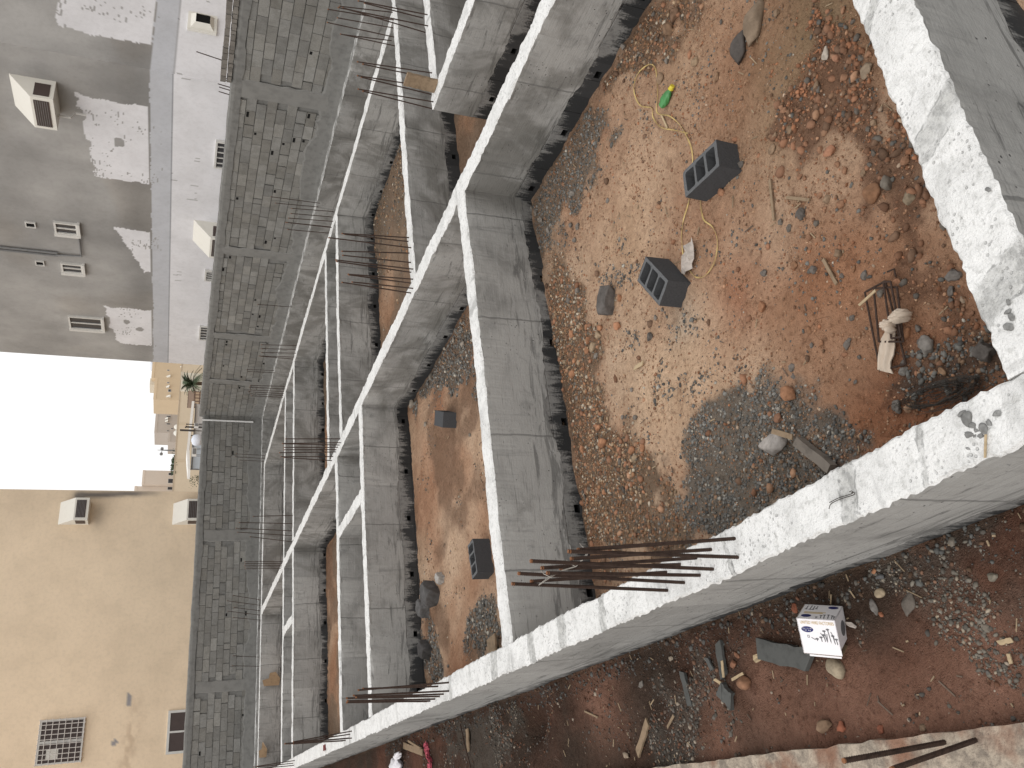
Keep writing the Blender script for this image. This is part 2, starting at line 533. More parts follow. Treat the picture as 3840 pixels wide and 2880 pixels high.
MIDG = wpoly([(2180, 1040), (2320, 980), (2480, 1150), (2640, 1230), (2660, 1360), (2560, 1480), (2460, 1640), (2330, 1600), (2260, 1400)])
OUTG = wpoly([(3380, 2080), (3840, 2060), (3840, 2560), (3560, 2560), (3440, 2400), (3300, 2330), (3220, 2260)], -.71)
OUTG2 = wpoly([(2540, 2560), (2700, 2440), (2730, 2700), (2560, 2820), (2420, 2840)], -.71)
OUTG3 = wpoly([(1640, 2720), (1720, 2700), (1900, 2700), (1960, 2800), (1860, 2860), (1700, 2880)], -.71)


def soft(x, y, poly, r=.12, seed=3):
    dx = (fbm(x * 3.5, y * 3.5, seed, 3) - .5) * r * 6
    dy = (fbm(x * 3.5 + 40, y * 3.5, seed + 5, 3) - .5) * r * 6
    m = 0
    for ox, oy in ((0, 0), (r * .5, 0), (-r * .5, 0), (0, r * .5), (0, -r * .5)):
        m = m + poly_mask(x + dx + ox, y + dy + oy, poly)
    return m / 5.0


def zg(x, y):
    x = np.asarray(x, float); y = np.asarray(y, float)
    z = -.765 + .012 * (fbm(x * 34, y * 34, 11, 2) - .5) + .10 * (fbm(x * .9, y * .9, 1, 3) - .5) + .045 * (fbm(x * 4, y * 4, 2, 3) - .5) + .028 * (fbm(x * 14, y * 14, 4, 3) - .5)
    hx, hy = gp(2800, 1750, -.75)[:2]
    z = z + .07 * np.exp(-(((x - hx) / .6) ** 2 + ((y - hy) / .7) ** 2))
    z = z + .05 * sstep(1.9, 1.0, np.abs(y - 1.6) + 0 * x) * (x > .9)
    z = z - .045 * sstep(5.7, 6.3, y) * sstep(5.0, 1.5, x) * (y < 6.45) * (x > .9)
    out = sstep(.95, .75, x)
    zo = -.715 + .05 * (fbm(x * 1.7 + 9, y * 1.7, 8, 3) - .5) + .05 * (fbm(x * 7, y * 7, 9, 3) - .5) + .02 * (fbm(x * 22, y * 22, 10, 2) - .5)
    for (px, py, r, d) in ((1990, 2700, .22, .2), (2560, 2480, .12, .05)):
        ax, ay = gp(px, py, -.72)[:2]
        zo = zo - d * np.exp(-(((x - ax) / r) ** 2 + ((y - ay) / (r * 1.4)) ** 2))
    z = z * (1 - out) + zo * out
    z = np.where(y < 1.42, z - .12, z)
    far = sstep(13.2, 14, x) + sstep(28.8, 29.5, y)
    return z * (1 - np.clip(far, 0, 1)) - .8 * np.clip(far, 0, 1)


def zg1(x, y):
    return float(zg(np.array([x]), np.array([y]))[0])


def soil_col(x, y):
    c = np.empty(x.shape + (3,)); c[:] = (.44, .268, .172)
    f = fbm(x * .8 + 3, y * .8, 21, 4)[..., None]

    def mixc(c, m, col):
        m = np.clip(m, 0, 1)
        if m.ndim < c.ndim: m = m[..., None]
        return c * (1 - m) + np.array(col) * m
    c = mixc(c, sstep(.45, .7, f[..., 0]), (.56, .40, .28))
    c = mixc(c, sstep(.5, .3, f[..., 0]) * .8, (.33, .165, .095))
    for (px, py, r, col, a) in ((2620, 1330, .6, (.68, .48, .33), .9), (2480, 1480, .5, (.66, .47, .32), .85), (2420, 700, .8, (.58, .40, .275), .85), (2350, 900, .5, (.56, .38, .25), .7), (2560, 240, .5, (.48, .32, .21), .8), (3050, 120, .5, (.27, .19, .115), .85), (2950, 330, .4, (.30, .20, .12), .7), (2760, 1100, .35, (.36, .15, .08), .6), (3150, 1000, .5, (.34, .15, .075), .6),
                                (3500, 1500, .35, (.26, .10, .05), .8), (2560, 1190, .2, (.5, .42, .33), .6), (3230, 1650, .25, (.36, .16, .085), .7)):
        ax, ay = gp(px, py, -.76)[:2]
        d = np.exp(-((x - ax) ** 2 + (y - ay) ** 2) / r ** 2) * (.5 + fbm(x * 3, y * 3, 31, 3))
        c = mixc(c, d * a, col)
    for poly, col, a in ((HEAP, (.15, .135, .115), .9), (BANDD, (.165, .115, .078), .88), (BANDB, (.16, .13, .10), .85), (BANDB2, (.14, .088, .058), .85), (NEARC, (.175, .095, .060), .85), (CORNER, (.11, .085, .065), .6), (DARKH, (.07, .055, .045), .7),
                         (R2HEAP, (.13, .115, .095), .9), (R2HEAP2, (.13, .115, .1), .8), (R2HEAP3, (.12, .11, .095), .85)):
        c = mixc(c, soft(x, y, poly) * a, col)
    # soil darkened in a strip beside the cross beam and middle beam
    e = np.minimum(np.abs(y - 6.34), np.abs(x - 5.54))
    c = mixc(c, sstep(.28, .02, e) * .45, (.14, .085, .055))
    # other rooms: browner
    far = sstep(12, 13, y) + sstep(5.6, 5.8, x)
    c = mixc(c, np.clip(far, 0, 1) * .5, (.30, .175, .105))
    c = mixc(c, (y > 6.5) * (x < 5.6) * sstep(.50, .64, fbm(x * 1.3 + 4, y * .9, 27, 4)) * .75, (.19, .118, .078))
    c = mixc(c, (x > 5.7) * sstep(8.3, 9.2, x + (fbm(x, y, 146, 3) - .5) * 2) * .85, (.19, .145, .105))
    gr = sstep(.42, .6, fbm(x * 1.1 + 7, y * 1.1, 23, 4)) * np.clip(far, 0, 1) * .7
    c = mixc(c, gr, (.17, .13, .095))
    wide = sstep(2.2, 3.0, np.abs(y - 9.2)) * 0
    c = mixc(c, wide, (.3, .2, .1))
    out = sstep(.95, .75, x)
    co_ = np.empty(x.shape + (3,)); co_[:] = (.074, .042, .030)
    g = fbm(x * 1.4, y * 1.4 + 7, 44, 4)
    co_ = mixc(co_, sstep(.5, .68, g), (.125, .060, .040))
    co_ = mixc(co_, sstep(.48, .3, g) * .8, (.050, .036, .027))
    for poly in (OUTG, OUTG2, OUTG3):
        co_ = mixc(co_, soft(x, y, poly) * .8, (.085, .074, .062))
    for (px, py, r) in ((3650, 2560, .35), (2960, 2640, .3), (2840, 2600, .25), (3420, 2700, .25), (3720, 2450, .25), (2700, 2740, .3), (2250, 2620, .4), (3180, 2560, .22)):
        ax, ay = gp(px, py, -.71)[:2]
        d = np.exp(-((x - ax) ** 2 + (y - ay) ** 2) / r ** 2) * (.4 + 1.2 * fbm(x * 4, y * 4, 51, 3))
        co_ = mixc(co_, d * .8, (.25, .135, .095))
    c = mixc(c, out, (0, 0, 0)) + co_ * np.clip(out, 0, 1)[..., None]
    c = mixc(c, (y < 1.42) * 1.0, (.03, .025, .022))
    rest = np.clip(sstep(13.2, 14, x) + sstep(29, 30, y) + sstep(-3, -6, x), 0, 1)
    c = mixc(c, rest, (.36, .28, .2))
    return c


def axis(segs):
    out = []
    for a, b, s in segs:
        out += list(np.arange(a, b, s))
    out.append(segs[-1][1])
    return np.array(out)


def build_ground():
    xs = axis([(-400, -40, 60), (-40, -6, 6), (-6, -1, .5), (-1, 5.7, .028), (5.7, 13, .09), (13, 40, 3), (40, 400, 60)])
    ys = axis([(-300, -20, 40), (-20, 0, 2), (0, 1.4, .2), (1.4, 6.6, .028), (6.6, 12, .045), (12, 30, .15), (30, 60, 5), (60, 600, 60)])
    X, Y = np.meshgrid(xs, ys)
    Z = zg(X, Y)
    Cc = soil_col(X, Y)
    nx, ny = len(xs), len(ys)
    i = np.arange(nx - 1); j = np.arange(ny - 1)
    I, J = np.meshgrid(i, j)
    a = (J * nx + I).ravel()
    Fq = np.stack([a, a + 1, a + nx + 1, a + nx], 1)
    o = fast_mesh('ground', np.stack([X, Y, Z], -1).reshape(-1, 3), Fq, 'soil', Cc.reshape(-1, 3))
    o.data.polygons.foreach_set('use_smooth', np.ones(len(Fq), bool))
    tag(o, 'reddish brown soil inside and around the foundation', 'ground', kind='structure')


build_ground()

# ------------------------------------------------------------------ foundation
FOUND = empty('concrete_foundation', (0, 0, -.55))
tag(FOUND, 'grid of grey cast concrete foundation beams with white limed tops around soil pits', 'foundation')


def beam(ax, a0, a1, c0, c1, zb=-.55, zt=0.0, label=None, courses=True, top=None):
    ds = .045 if (a0 > 9 or label is None) else .022
    near = label is not None and (ax == 'y' and c0 < 1 or ax == 'x')
    n = max(2, int((a1 - a0) / ds) + 1)
    s = np.linspace(a0, a1, n)
    w = c1 - c0
    zl = [zb, zb * .5, zt - .05, zt - .012]
    prof = [(c0, z) for z in zl] + [(c0 + .010, zt - .001), (c0 + w * .33, zt), (c0 + w * .67, zt), (c1 - .010, zt - .001)] + [(c1, z) for z in zl[::-1]]
    m = len(prof)
    V = np.zeros((n, m, 3))
    sd = int(abs(a0 * 13 + c0 * 101)) % 997
    for k, (c, z) in enumerate(prof):
        lat = np.zeros(n); dz = np.zeros(n)
        sg = -1 if k < m / 2 else 1
        sidek = 3 if sg < 0 else 8
        if 2 <= k <= 9:
            e1 = fbm(s * 3.0, s * 0 + sg * 3 + sd, 60, 3) - .5
            e2 = fbm(s * 16, s * 0 + sg * 7 + sd, 61, 3) - .5
            a = 1.0 if k in (3, 4, 7, 8) else (.45 if k in (2, 9) else .3)
            e3 = vn(s * 55, s * 0 + sg * 5 + sd, 68) - .5
            lat = lat + (e1 * (.022 if near else .05) + e2 * (.015 if near else .04) + e3 * .014) * a
            dz = dz + (fbm(s * 8, s * 0 + k * 1.3 + sd, 62, 3) - .5) * .020
            if k in (2, 9): dz = dz * .3 + (fbm(s * 12, s * 0 + k + sd, 63, 2) - .5) * .03
        if k in (0, m - 1):
            dz = dz + (fbm(s * 2, s * 0 + k + sd, 64, 3) - .5) * .12 + (fbm(s * 22, s * 0 + k + sd, 65, 2) - .5) * .035
        if k in (1, m - 2):
            lat = lat + (fbm(s * 1.2, s * 0 + k + sd, 66, 2) - .5) * .012
        dz = dz + (fbm(s * .5, s * 0 + sd, 67, 2) - .5) * .02 * (1 if k not in (0, m - 1) else 0)
        cc = c + lat; zz = z + dz
        if ax == 'x': V[:, k] = np.stack([s, cc, zz], 1)
        else: V[:, k] = np.stack([cc, s, zz], 1)
    idx = np.arange(n * m).reshape(n, m)
    faces = []; fm = []
    for k in range(m - 1):
        q = np.stack([idx[:-1, k], idx[1:, k], idx[1:, k + 1], idx[:-1, k + 1]], 1)
        if ax == 'y': q = q[:, ::-1]
        faces.append(q); fm += [1 if 3 <= k <= 7 else 0] * len(q)
    faces = [tuple(f) for f in np.concatenate(faces)]
    faces += [tuple(idx[0]), tuple(idx[-1][::-1])]; fm += [0, 0]
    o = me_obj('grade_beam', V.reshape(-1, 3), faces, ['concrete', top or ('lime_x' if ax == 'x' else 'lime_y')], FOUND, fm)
    o.matrix_parent_inverse = Matrix.Translation((0, 0, .55))
    if label: o['label'] = label
    if courses:
        b = MB(); zt2 = .05; zb2 = -.55
        L = a1 - a0
        ph = (a0 + (c0 if ax == 'x' else c0))

        def pt(u, cside, z, off=0.0):
            return (u, cside + off, z) if ax == 'x' else (cside + off, u, z)
        for cs, sgn in ((c0 + .004, 1), (c1 - .004, -1)):
            edges = [0.0]
            u = .4 - (ph % .4)
            while u < L: edges.append(u); u += .4
            edges.append(L)
            for i in range(len(edges) - 1):
                u0, u1 = edges[i], edges[i + 1]
                if i % 2 == 1 and u1 - u0 > .3:
                    h0 = u0 + .02 + .1 * ((i * 37) % 10) / 10; h1 = h0 + .075; y0, y1 = -.15, -.095
                    for (p0, p1, q0, q1) in ((u0, h0, zb2, zt2), (h1, u1, zb2, zt2), (h0, h1, zb2, y0), (h0, h1, y1, zt2)):
                        b.add([pt(p0, cs, q0), pt(p1, cs, q0), pt(p1, cs, q1), pt(p0, cs, q1)], [(0, 1, 2, 3)])
                    d = .085 * sgn
                    b.add([pt(h0, cs, y0), pt(h1, cs, y0), pt(h1, cs, y1), pt(h0, cs, y1), pt(h0, cs, y0, d), pt(h1, cs, y0, d), pt(h1, cs, y1, d), pt(h0, cs, y1, d)],
                          [(4, 5, 6, 7), (0, 1, 5, 4), (1, 2, 6, 5), (2, 3, 7, 6), (3, 0, 4, 7)], 1)
                else:
                    b.add([pt(u0, cs, zb2), pt(u1, cs, zb2), pt(u1, cs, zt2), pt(u0, cs, zt2)], [(0, 1, 2, 3)])
        for uu in (0.0, L):
            b.add([pt(uu, c0 + .004, zb2), pt(uu, c1 - .004, zb2), pt(uu, c1 - .004, zt2), pt(uu, c0 + .004, zt2)], [(0, 1, 2, 3)])
        k = b.build('block_footing', ['bitumen', 'dark'], o)
        k.location = (a0, 0, zb) if ax == 'x' else (0, a0, zb)
    return o


# long beams running away to the left (along Y)
beam('y', 1.45, 27.1, .80, 1.02, -.62, label='wide near side beam with broad white top running the length of the left side')
beam('y', 0.2, 27.05, 5.54, 5.76, -.57, label='long middle beam crossing the whole picture diagonally')
beam('y', 8.30, 27.05, 10.50, 10.70, -.58)
beam('y', 7.6, 28.5, 12.72, 12.93, -.58, top='lime_dirty', label='long beam at the foot of the right block wall')
# cross beams (along X)
beam('x', 1.015, 6.5, 1.45, 1.68, -.55, -.003, label='near cross beam with broad white top at the closest pit edge')
beam('x', 1.015, 5.545, 6.34, 6.555, -.635, -.003, label='cross beam closing the nearest pit')
beam('x', 1.015, 5.545, 11.62, 11.83, -.54, -.003)
beam('x', 1.015, 5.545, 13.75, 13.94, -.55, -.003)
beam('y', 11.825, 13.755, 4.06, 4.26, -.55, -.004, label='short stub beam between two cross beams')
beam('y', 19.745, 21.415, 3.86, 4.06, -.55, -.004)
beam('x', 5.755, 12.73, 8.30, 8.51, -.56, -.003)
beam('x', 5.755, 10.505, 13.30, 13.49, -.57, -.003)
beam('x', 5.755, 10.505, 14.62, 14.80, -.57, -.003)
beam('x', 1.015, 5.545, 19.56, 19.75, -.6, -.003)
beam('x', 5.755, 10.505, 19.56, 19.75, -.6, -.003)
beam('x', 1.015, 5.545, 21.41, 21.6, -.6, -.003)
beam('x', 5.755, 10.505, 21.41, 21.6, -.6, -.003)
beam('x', .8, 10.7, 27.05, 27.25, -.6, -.003)
beam('x', .8, 12.73, 28.2, 28.42, -.6, -.003, top='lime_dirty')
# right hand room
beam('y', 3.4, 7.08, 7.34, 7.55, -.52, label='right hand room beam with worn white top')
beam('x', 7.545, 9.4, 6.87, 7.075, -.55, -.003)
beam('y', 3.4, 7.08, 9.38, 9.6, -.55, -.002)


# ------------------------------------------------------------------ rebars
def bundle(bars, label, r=.008, wire=None, name='rebar_bundle', zbase=0.0, group='starter bar bundles on the foundation'):
    pts = []
    for (bx, by), (tx_, ty_) in bars:
        B = gp(bx, by, zbase); T = tip(B, tx_, ty_)
        pts.append((B, T))
    c = np.mean([p[0] for p in pts], 0)
    e = empty(name, (c[0], c[1], zbase))
    tag(e, label, 'rebar', group)
    for B, T in pts:
        b = MB()
        n = 9
        dv = T - B
        ax = np.cross(dv, [0, 0, 1.]) + np.array([1e-4, 0, 0]); ax = ax / np.linalg.norm(ax)
        bow = (rng.rand() - .5) * .03
        line = [B - dv * .05 - c + ax * 0] + [B + dv * t - c + ax * bow * math.sin(math.pi * t) for t in np.linspace(0, 1, n)]
        line = [np.array([q[0], q[1], q[2] + (c[2] - zbase)]) for q in line]
        b.tube(line, r, 6, 0)
        if np.linalg.norm(B) < 6:                        # ribs seen on the close ones
            L = np.linalg.norm(dv); u = dv / L
            for t in np.arange(.01, L, .012):
                q = B + dv * (t / L) - c + ax * bow * math.sin(math.pi * t / L)
                b.tube([q - u * .0018, q + u * .0018], r * 1.16, 6, 0, cap=True)
        q = T - c
        u = dv / np.linalg.norm(dv)
        b.tube([q - u * .012, q + u * .0015], r * 1.06, 6, 1)
        b.build('steel_bar', ['rust', 'rust_tip'], e)
    if wire:
        b = MB(); ws = []
        for (x, y) in wire:
            B, T = min(pts, key=lambda p: 0); ws.append(tip(c, x, y) - np.array([c[0], c[1], zbase]))
        b.tube(ws, .0018, 5); b.tube([w + np.array([.004, .003, .006 * math.sin(i * 2)]) for i, w in enumerate(ws)], .0015, 5)
        for w in ws[::2]:
            b.tube([w, w + np.array([.02, .01, .03]), w + np.array([.03, -.01, .05])], .0015, 5)
        b.build('tie_wire', 'wire', e)
    return e


def TB(tx, ty, lst, top=None):
    t2 = top or (tx, ty)
    return [(P(tx, ty, *b), P(t2[0], t2[1], *t)) for b, t in lst]


bundle(TB(1920, 1920, [((1445, 172), (425, 245)), ((1290, 243), (380, 303)), ((1465, 293), (365, 255)), ((1190, 298), (190, 363)), ((1090, 340), (310, 367)),
                       ((1300, 370), (120, 318)), ((1210, 410), (225, 395)), ((1110, 457), (40, 398)), ((995, 390), (120, 450)), ((1005, 508), (0, 465))]),
       'nearest bunch of rusty starter bars tied with thin wire on the broad white beam', .0085,
       [(2208, 2062), (2200, 2085), (2160, 2125), (2110, 2140), (2065, 2165), (2020, 2195)])
bundle(TB(960, 1920, [((1250, 1105), (660, 1155)), ((1180, 1130), (690, 1145)), ((1250, 1160), (630, 1190)), ((1215, 1180), (645, 1200)), ((1190, 1195), (585, 1207)),
                      ((1160, 1212), (590, 1225)), ((1130, 1225), (585, 1235)), ((1110, 1228), (620, 1228))]),
       'second bunch of dark starter bars on the broad white beam beyond the tied one', .0085)
bundle(TB(960, 1920, [((620, 1420), (240, 1490)), ((610, 1440), (215, 1500)), ((600, 1465), (190, 1500)), ((620, 1465), (185, 1503)), ((580, 1480), (240, 1503)), ((560, 1484), (205, 1503))]),
       'third bunch of dark starter bars on the broad white beam near the small red square', .0085)
bundle([((1105, 2852), (962, 2874)), ((1100, 2862), (950, 2877)), ((1103, 2870), (955, 2884))],
       'few dark starter bars at the far left end of the broad white beam', .0085)
bundle(TB(960, 0, [((990, 1540), (555, 1513)), ((985, 1565), (570, 1518)), ((1000, 1605), (470, 1540)), ((990, 1640), (555, 1628))]) +
       TB(960, 960, [((1015, 85), (515, 25)), ((1000, 105), (520, 35)), ((1015, 150), (595, 118)), ((1000, 175), (600, 122)), ((1020, 210), (620, 168)), ((1005, 240), (555, 170)), ((1000, 42), (560, -5))]),
       'dark starter bars where a cross beam meets the long middle beam before the sunken pit', .0085)
bundle(TB(960, 0, [((1135, 472), (655, 400)), ((1110, 500), (690, 415)), ((1145, 567), (655, 490)), ((1130, 610), (680, 500)), ((1150, 660), (660, 577)), ((1135, 703), (690, 590))]),
       'starter bars beside the upright wooden plank on the right hand room beam', .0085)
bundle(TB(960, 0, [((1110, 95), (660, 5)), ((1065, 112), (700, 20)), ((1115, 168), (530, 48)), ((1080, 205), (560, 50))]),
       'starter bars at the right end of the right hand room beam', .0085)
bundle(TB(960, 0, [((885, 80), (540, 40)), ((890, 130), (465, 60)), ((885, 180), (525, 115)), ((895, 240), (460, 145)), ((890, 295), (545, 220)), ((865, 262), (570, 225))]),
       'starter bars at the right end of the cross beam behind the plank', .0085)
bundle(TB(960, 0, [((600, 320), (305, 262)), ((605, 390), (295, 308)), ((600, 385), (300, 310))]),
       'pair of thin bars against the right block wall near its cement column', .008)
bundle(TB(960, 0, [((490, 1370), (230, 1350)), ((480, 1405), (225, 1383)), ((500, 1435), (210, 1413)), ((480, 1470), (190, 1440)), ((490, 1475), (200, 1442)), ((465, 1510), (205, 1487)), ((400, 1315), (95, 1275)), ((390, 1340), (125, 1316))]),
       'starter bars on the beam nearest the right block wall in front of its second column', .0085)
bundle(TB(960, 960, [((262, 580), (35, 575)), ((255, 605), (35, 600)), ((260, 630), (35, 625)), ((245, 655), (20, 648)), ((240, 668), (30, 650))]),
       'starter bars in the middle of the beam nearest the right block wall', .0085)
bundle(TB(960, 960, [((185, 845), (-40, 838)), ((183, 862), (-45, 850)), ((182, 878), (-40, 868)), ((180, 892), (-50, 880)), ((178, 905), (-40, 893)), ((175, 916), (-30, 906))]),
       'starter bars near the far end of the beam nearest the right block wall', .0085)
bundle(TB(960, 960, [((545, 1185), (190, 1185)), ((550, 1210), (170, 1215)), ((530, 1240), (180, 1240)), ((520, 1255), (180, 1256)), ((515, 1270), (150, 1275)), ((500, 1300), (160, 1300)), ((490, 1326), (180, 1306)), ((540, 1225), (178, 1217))]),
       'dense bunch of starter bars halfway along the long middle beam', .0085)
bundle(TB(960, 960, [((215, 302), (0, 285)), ((222, 330), (10, 313))]), 'pair of thin bars low on the right block wall', .008)
bundle(TB(960, 960, [((118, 742), (-60, 735)), ((115, 756), (-55, 748))]), 'pair of thin bars at the foot of the right block wall near the corner', .008)
bundle(TB(960, 1920, [((240, 22), (-20, 28)), ((235, 75), (-110, 68)), ((230, 122), (-130, 105)), ((225, 153), (-120, 130)), ((225, 192), (-40, 160))]),
       'spread out starter bars on the long middle beam in front of the far left wall', .0085)
bundle(TB(960, 1920, [((170, 322), (-74, 322)), ((168, 334), (-72, 334)), ((166, 346), (-76, 345)), ((164, 356), (-74, 356)), ((160, 366), (-70, 368))]),
       'tight bunch of starter bars near the far end of the long middle beam', .0085)
bundle(TB(960, 1920, [((32, 570), (-149, 540)), ((30, 605), (-189, 575)), ((28, 640), (-144, 618)), ((26, 668), (-184, 642)), ((24, 700), (-149, 683))]),
       'spread out starter bars on the far end beam by the back block wall', .0085)
bundle(TB(960, 1920, [((12, 940), (-149, 931)), ((10, 1000), (-155, 996))]), 'two lone bars in front of the back block wall', .008)
bundle([(P(960, 960, 55, 1292), P(0, 960, 1530, 1282)), (P(960, 960, 50, 1312), P(0, 960, 1522, 1300)), (P(960, 960, 48, 1330), P(0, 960, 1550, 1322))],
       'three bars at the far corner before the back block wall', .008)
# two bars standing out of the old slab at the lower left
bundle(TB(2880, 1920, [((1145, 1492), (490, 1612)), ((1340, 1480), (800, 1668))]), 'two thick rusty bars standing out of the rough concrete slab', .011, zbase=-.66, group='bars of the rough slab')
# bars over the right wall
e = empty('rebar_bundle', (13.05, 12.3, 2.15))
tag(e, 'thin bars sticking up from the top of the right block wall', 'rebar')
for (y, z0, z1, lean) in ((12.35, .1, .62, .10), (13.0, -.05, .20, .04), (13.08, -.05, .17, .04), (13.2, -.05, .17, .04), (12.85, .0, .16, .03), (12.8, .0, .14, .03)):
    b = MB(); b.tube([(0, y - 12.3, z0), (0, y - 12.3 - lean, z1)], .010, 5); b.build('steel_bar', ['rust'], e)


# ------------------------------------------------------------------ block walls
def block_wall(name, label, along, a0, a1, face, z0, z1, cap, cols, upper=None, thick=.2, sgn=1):
    """face: coordinate of the visible face; sgn: direction of the body behind it"""
    root = empty(name, ((a0 + a1) / 2 if along == 'x' else face, face if along == 'x' else (a0 + a1) / 2, z0))
    tag(root, label, 'wall')
    org = np.array(root.location)

    def bx(mb, u0, u1, d0, d1, q0, q1, mi=0, col=None):
        d0, d1 = sorted((face + sgn * d0, face + sgn * d1))
        if along == 'x': a, b_ = (u0, d0, q0), (u1, d1, q1)
        else: a, b_ = (d0, u0, q0), (d1, u1, q1)
        mb.box(np.array(a) - org, np.array(b_) - org, mi, col)
    core = MB(); bx(core, a0, a1, .03, thick, z0, z1 - .03)
    core.build('mortar_core', 'mortar', root)
    mb = MB(); rows = int((z1 - cap - z0) / .2) + 1
    r_ = np.random.RandomState(int(abs(a1 * 10)))
    for r in range(rows):
        q0 = z0 + r * .2; q1 = min(q0 + .2, z1 - cap + .01)
        if q1 - q0 < .05: continue
        u = a0 - (.2 if r % 2 else 0) - r_.rand() * .05
        while u < a1:
            L = .4 if r_.rand() > .08 else .22
            u0, u1 = max(u, a0), min(u + L, a1)
            gap = .006 + .008 * r_.rand()
            if r_.rand() < .07: gap = .035 + .03 * r_.rand()
            if u1 - u0 > .06:
                t = .185 + .075 * r_.rand() + (.04 if r_.rand() < .1 else 0)
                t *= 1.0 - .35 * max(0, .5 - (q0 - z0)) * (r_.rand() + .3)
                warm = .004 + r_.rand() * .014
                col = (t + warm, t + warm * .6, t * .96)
                out = r_.rand() * .010
                if not any(c0 - .02 < (u0 + u1) / 2 < c1 + .02 and q0 < cz1 - .1 for c0, c1, cz0, cz1 in cols):
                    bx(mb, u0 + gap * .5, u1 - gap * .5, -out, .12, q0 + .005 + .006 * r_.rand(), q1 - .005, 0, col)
                    if r_.rand() < .045:      # broken out corner
                        bx(mb, u0 + .03, u0 + .03 + .05 + .1 * r_.rand(), -out - .004, .0, q1 - .07, q1 - .02, 1)
            u += L
    ob = mb.build('blocks', ['masonry', 'dark'], root, color=True)
    # mortar cap
    n = int((a1 - a0) / .12)
    s = np.linspace(a0, a1, n)
    V = []; Fc = []
    for i, u in enumerate(s):
        h = (float(fbm(u * 2.3, 3.3, 71, 3)) - .5) * .10; e2 = (float(fbm(u * 5, 9.3, 72, 3)) - .5) * .03; lo = (float(fbm(u * 3, 1.3, 73, 3)) - .5) * .10
        ring = [(-.02 + e2, z1 - cap + lo), (-.024 + e2, z1 - cap * .4), (-.012 + e2, z1 - .03 + h * .5), (.03, z1 + h * .5), (thick, z1 + h * .4), (thick + .01, z1 - cap)]
        for d, q in ring:
            p = (u, face + sgn * d, q) if along == 'x' else (face + sgn * d, u, q)
            V.append(np.array(p) - org)
        if i:
            m = len(ring)
            for k in range(m - 1):
                Fc.append(((i - 1) * m + k, i * m + k, i * m + k + 1, (i - 1) * m + k + 1))
    m = 6
    Fc += [tuple(range(m)), tuple((n - 1) * m + k for k in range(m))]
    me_obj('mortar_cap', V, Fc, 'mortar', root)
    for c0, c1, cz0, cz1 in cols:
        nz = 14; V = []; Fc = []
        for i in range(nz + 1):
            q = cz0 + (cz1 - cz0) * i / nz
            w0 = c0 + (float(fbm(q * 6, c0, 74, 3)) - .5) * .09; w1 = c1 + (float(fbm(q * 6, c0 + 5, 75, 3)) - .5) * .09
            for u, d in ((w0, .0), (w0 + .02, -.022), (w1 - .02, -.022), (w1, .0)):
                p = (u, face + sgn * d, q) if along == 'x' else (face + sgn * d, u, q)
                V.append(np.array(p) - org)
            if i:
                for k in range(3): Fc.append(((i - 1) * 4 + k, i * 4 + k, i * 4 + k + 1, (i - 1) * 4 + k + 1))
        Fc += [(nz * 4, nz * 4 + 1, nz * 4 + 2, nz * 4 + 3)]
        me_obj('cement_column', V, Fc, 'plaster', root)
    # smeared plaster at the foot
    n = int((a1 - a0) / .1); V = []; Fc = []
    for i in range(n + 1):
        u = a0 + (a1 - a0) * i / n
        top = z0 + .22 + .35 * float(fbm(u * 1.1, 2.2, 76, 4)) + .12 * (float(fbm(u * 7, 1.2, 77, 2)) - .5)
        for d, q in ((-.05, z0 - .02), (-.03, z0 + .12), (-.016, top - .05), (.004, top)):
            p = (u, face + sgn * d, q) if along == 'x' else (face + sgn * d, u, q)
            V.append(np.array(p) - org)
        if i:
            for k in range(3): Fc.append(((i - 1) * 4 + k, i * 4 + k, i * 4 + k + 1, (i - 1) * 4 + k + 1))
    me_obj('plaster_foot', V, Fc, 'mortar', root)
    if upper:
        mb = MB(); r2 = np.random.RandomState(3)
        u0, u1 = upper
        for row, (q, hh, L) in enumerate(((z1 - .02, .10, .11), (z1 + .085, .11, .15))):
            u = u0
            while u < u1:
                l = L * (.7 + .6 * r2.rand())
                t = .16 + .07 * r2.rand()
                bx(mb, u, min(u + l - .012, u1), -.03 * r2.rand() - .02, .16, q + .01 * r2.rand(), q + hh - .01 + .02 * r2.rand() - .01, 0, (t * 1.08, t, t * .9))
                u += l
        mb.build('broken_blocks', ['masonry'], root, color=True)
    return root


block_wall('block_wall', 'right hand concrete block wall running back to the corner below the grey building', 'y', 5.0, 28.75, 12.95, -.02, 2.12, .22,
           [(12.62, 13.08, 0, 2.05), (18.25, 18.6, 0, 1.95), (22.65, 23.0, .1, 1.95), (25.75, 26.05, .2, 1.9)], (5.0, 12.75))
block_wall('block_wall', 'back concrete block wall in front of the cream building', 'x', -9.0, 12.97, 28.62, -.02, 2.0, .22,
           [(3.56, 3.92, .15, 1.75), (8.35, 8.75, .1, 1.75)], None)
b = MB(); b.box((-.018, -.03, 0), (.018, .03, 1.72)); o = b.build('foam_strip', 'foam', loc=(12.72, 28.54, .28))
tag(o, 'thin white foam strip standing in the corner between the two block walls', 'strip')


# ------------------------------------------------------------------ buildings
def wall_grid(name, ua, ub, za, zb, step, place, colf, mat, parent):
    us = np.arange(ua, ub + step * .5, step); zs = np.arange(za, zb + step * .5, step)
    U, Z = np.meshgrid(us, zs)
    V = place(U, Z).reshape(-1, 3)
    nx, ny = len(us), len(zs)
    I, J = np.meshgrid(np.arange(nx - 1), np.arange(ny - 1))
    a = (J * nx + I).ravel()
    return fast_mesh(name, V, np.stack([a, a + 1, a + nx + 1, a + nx], 1), mat, colf(U, Z).reshape(-1, 3), parent)


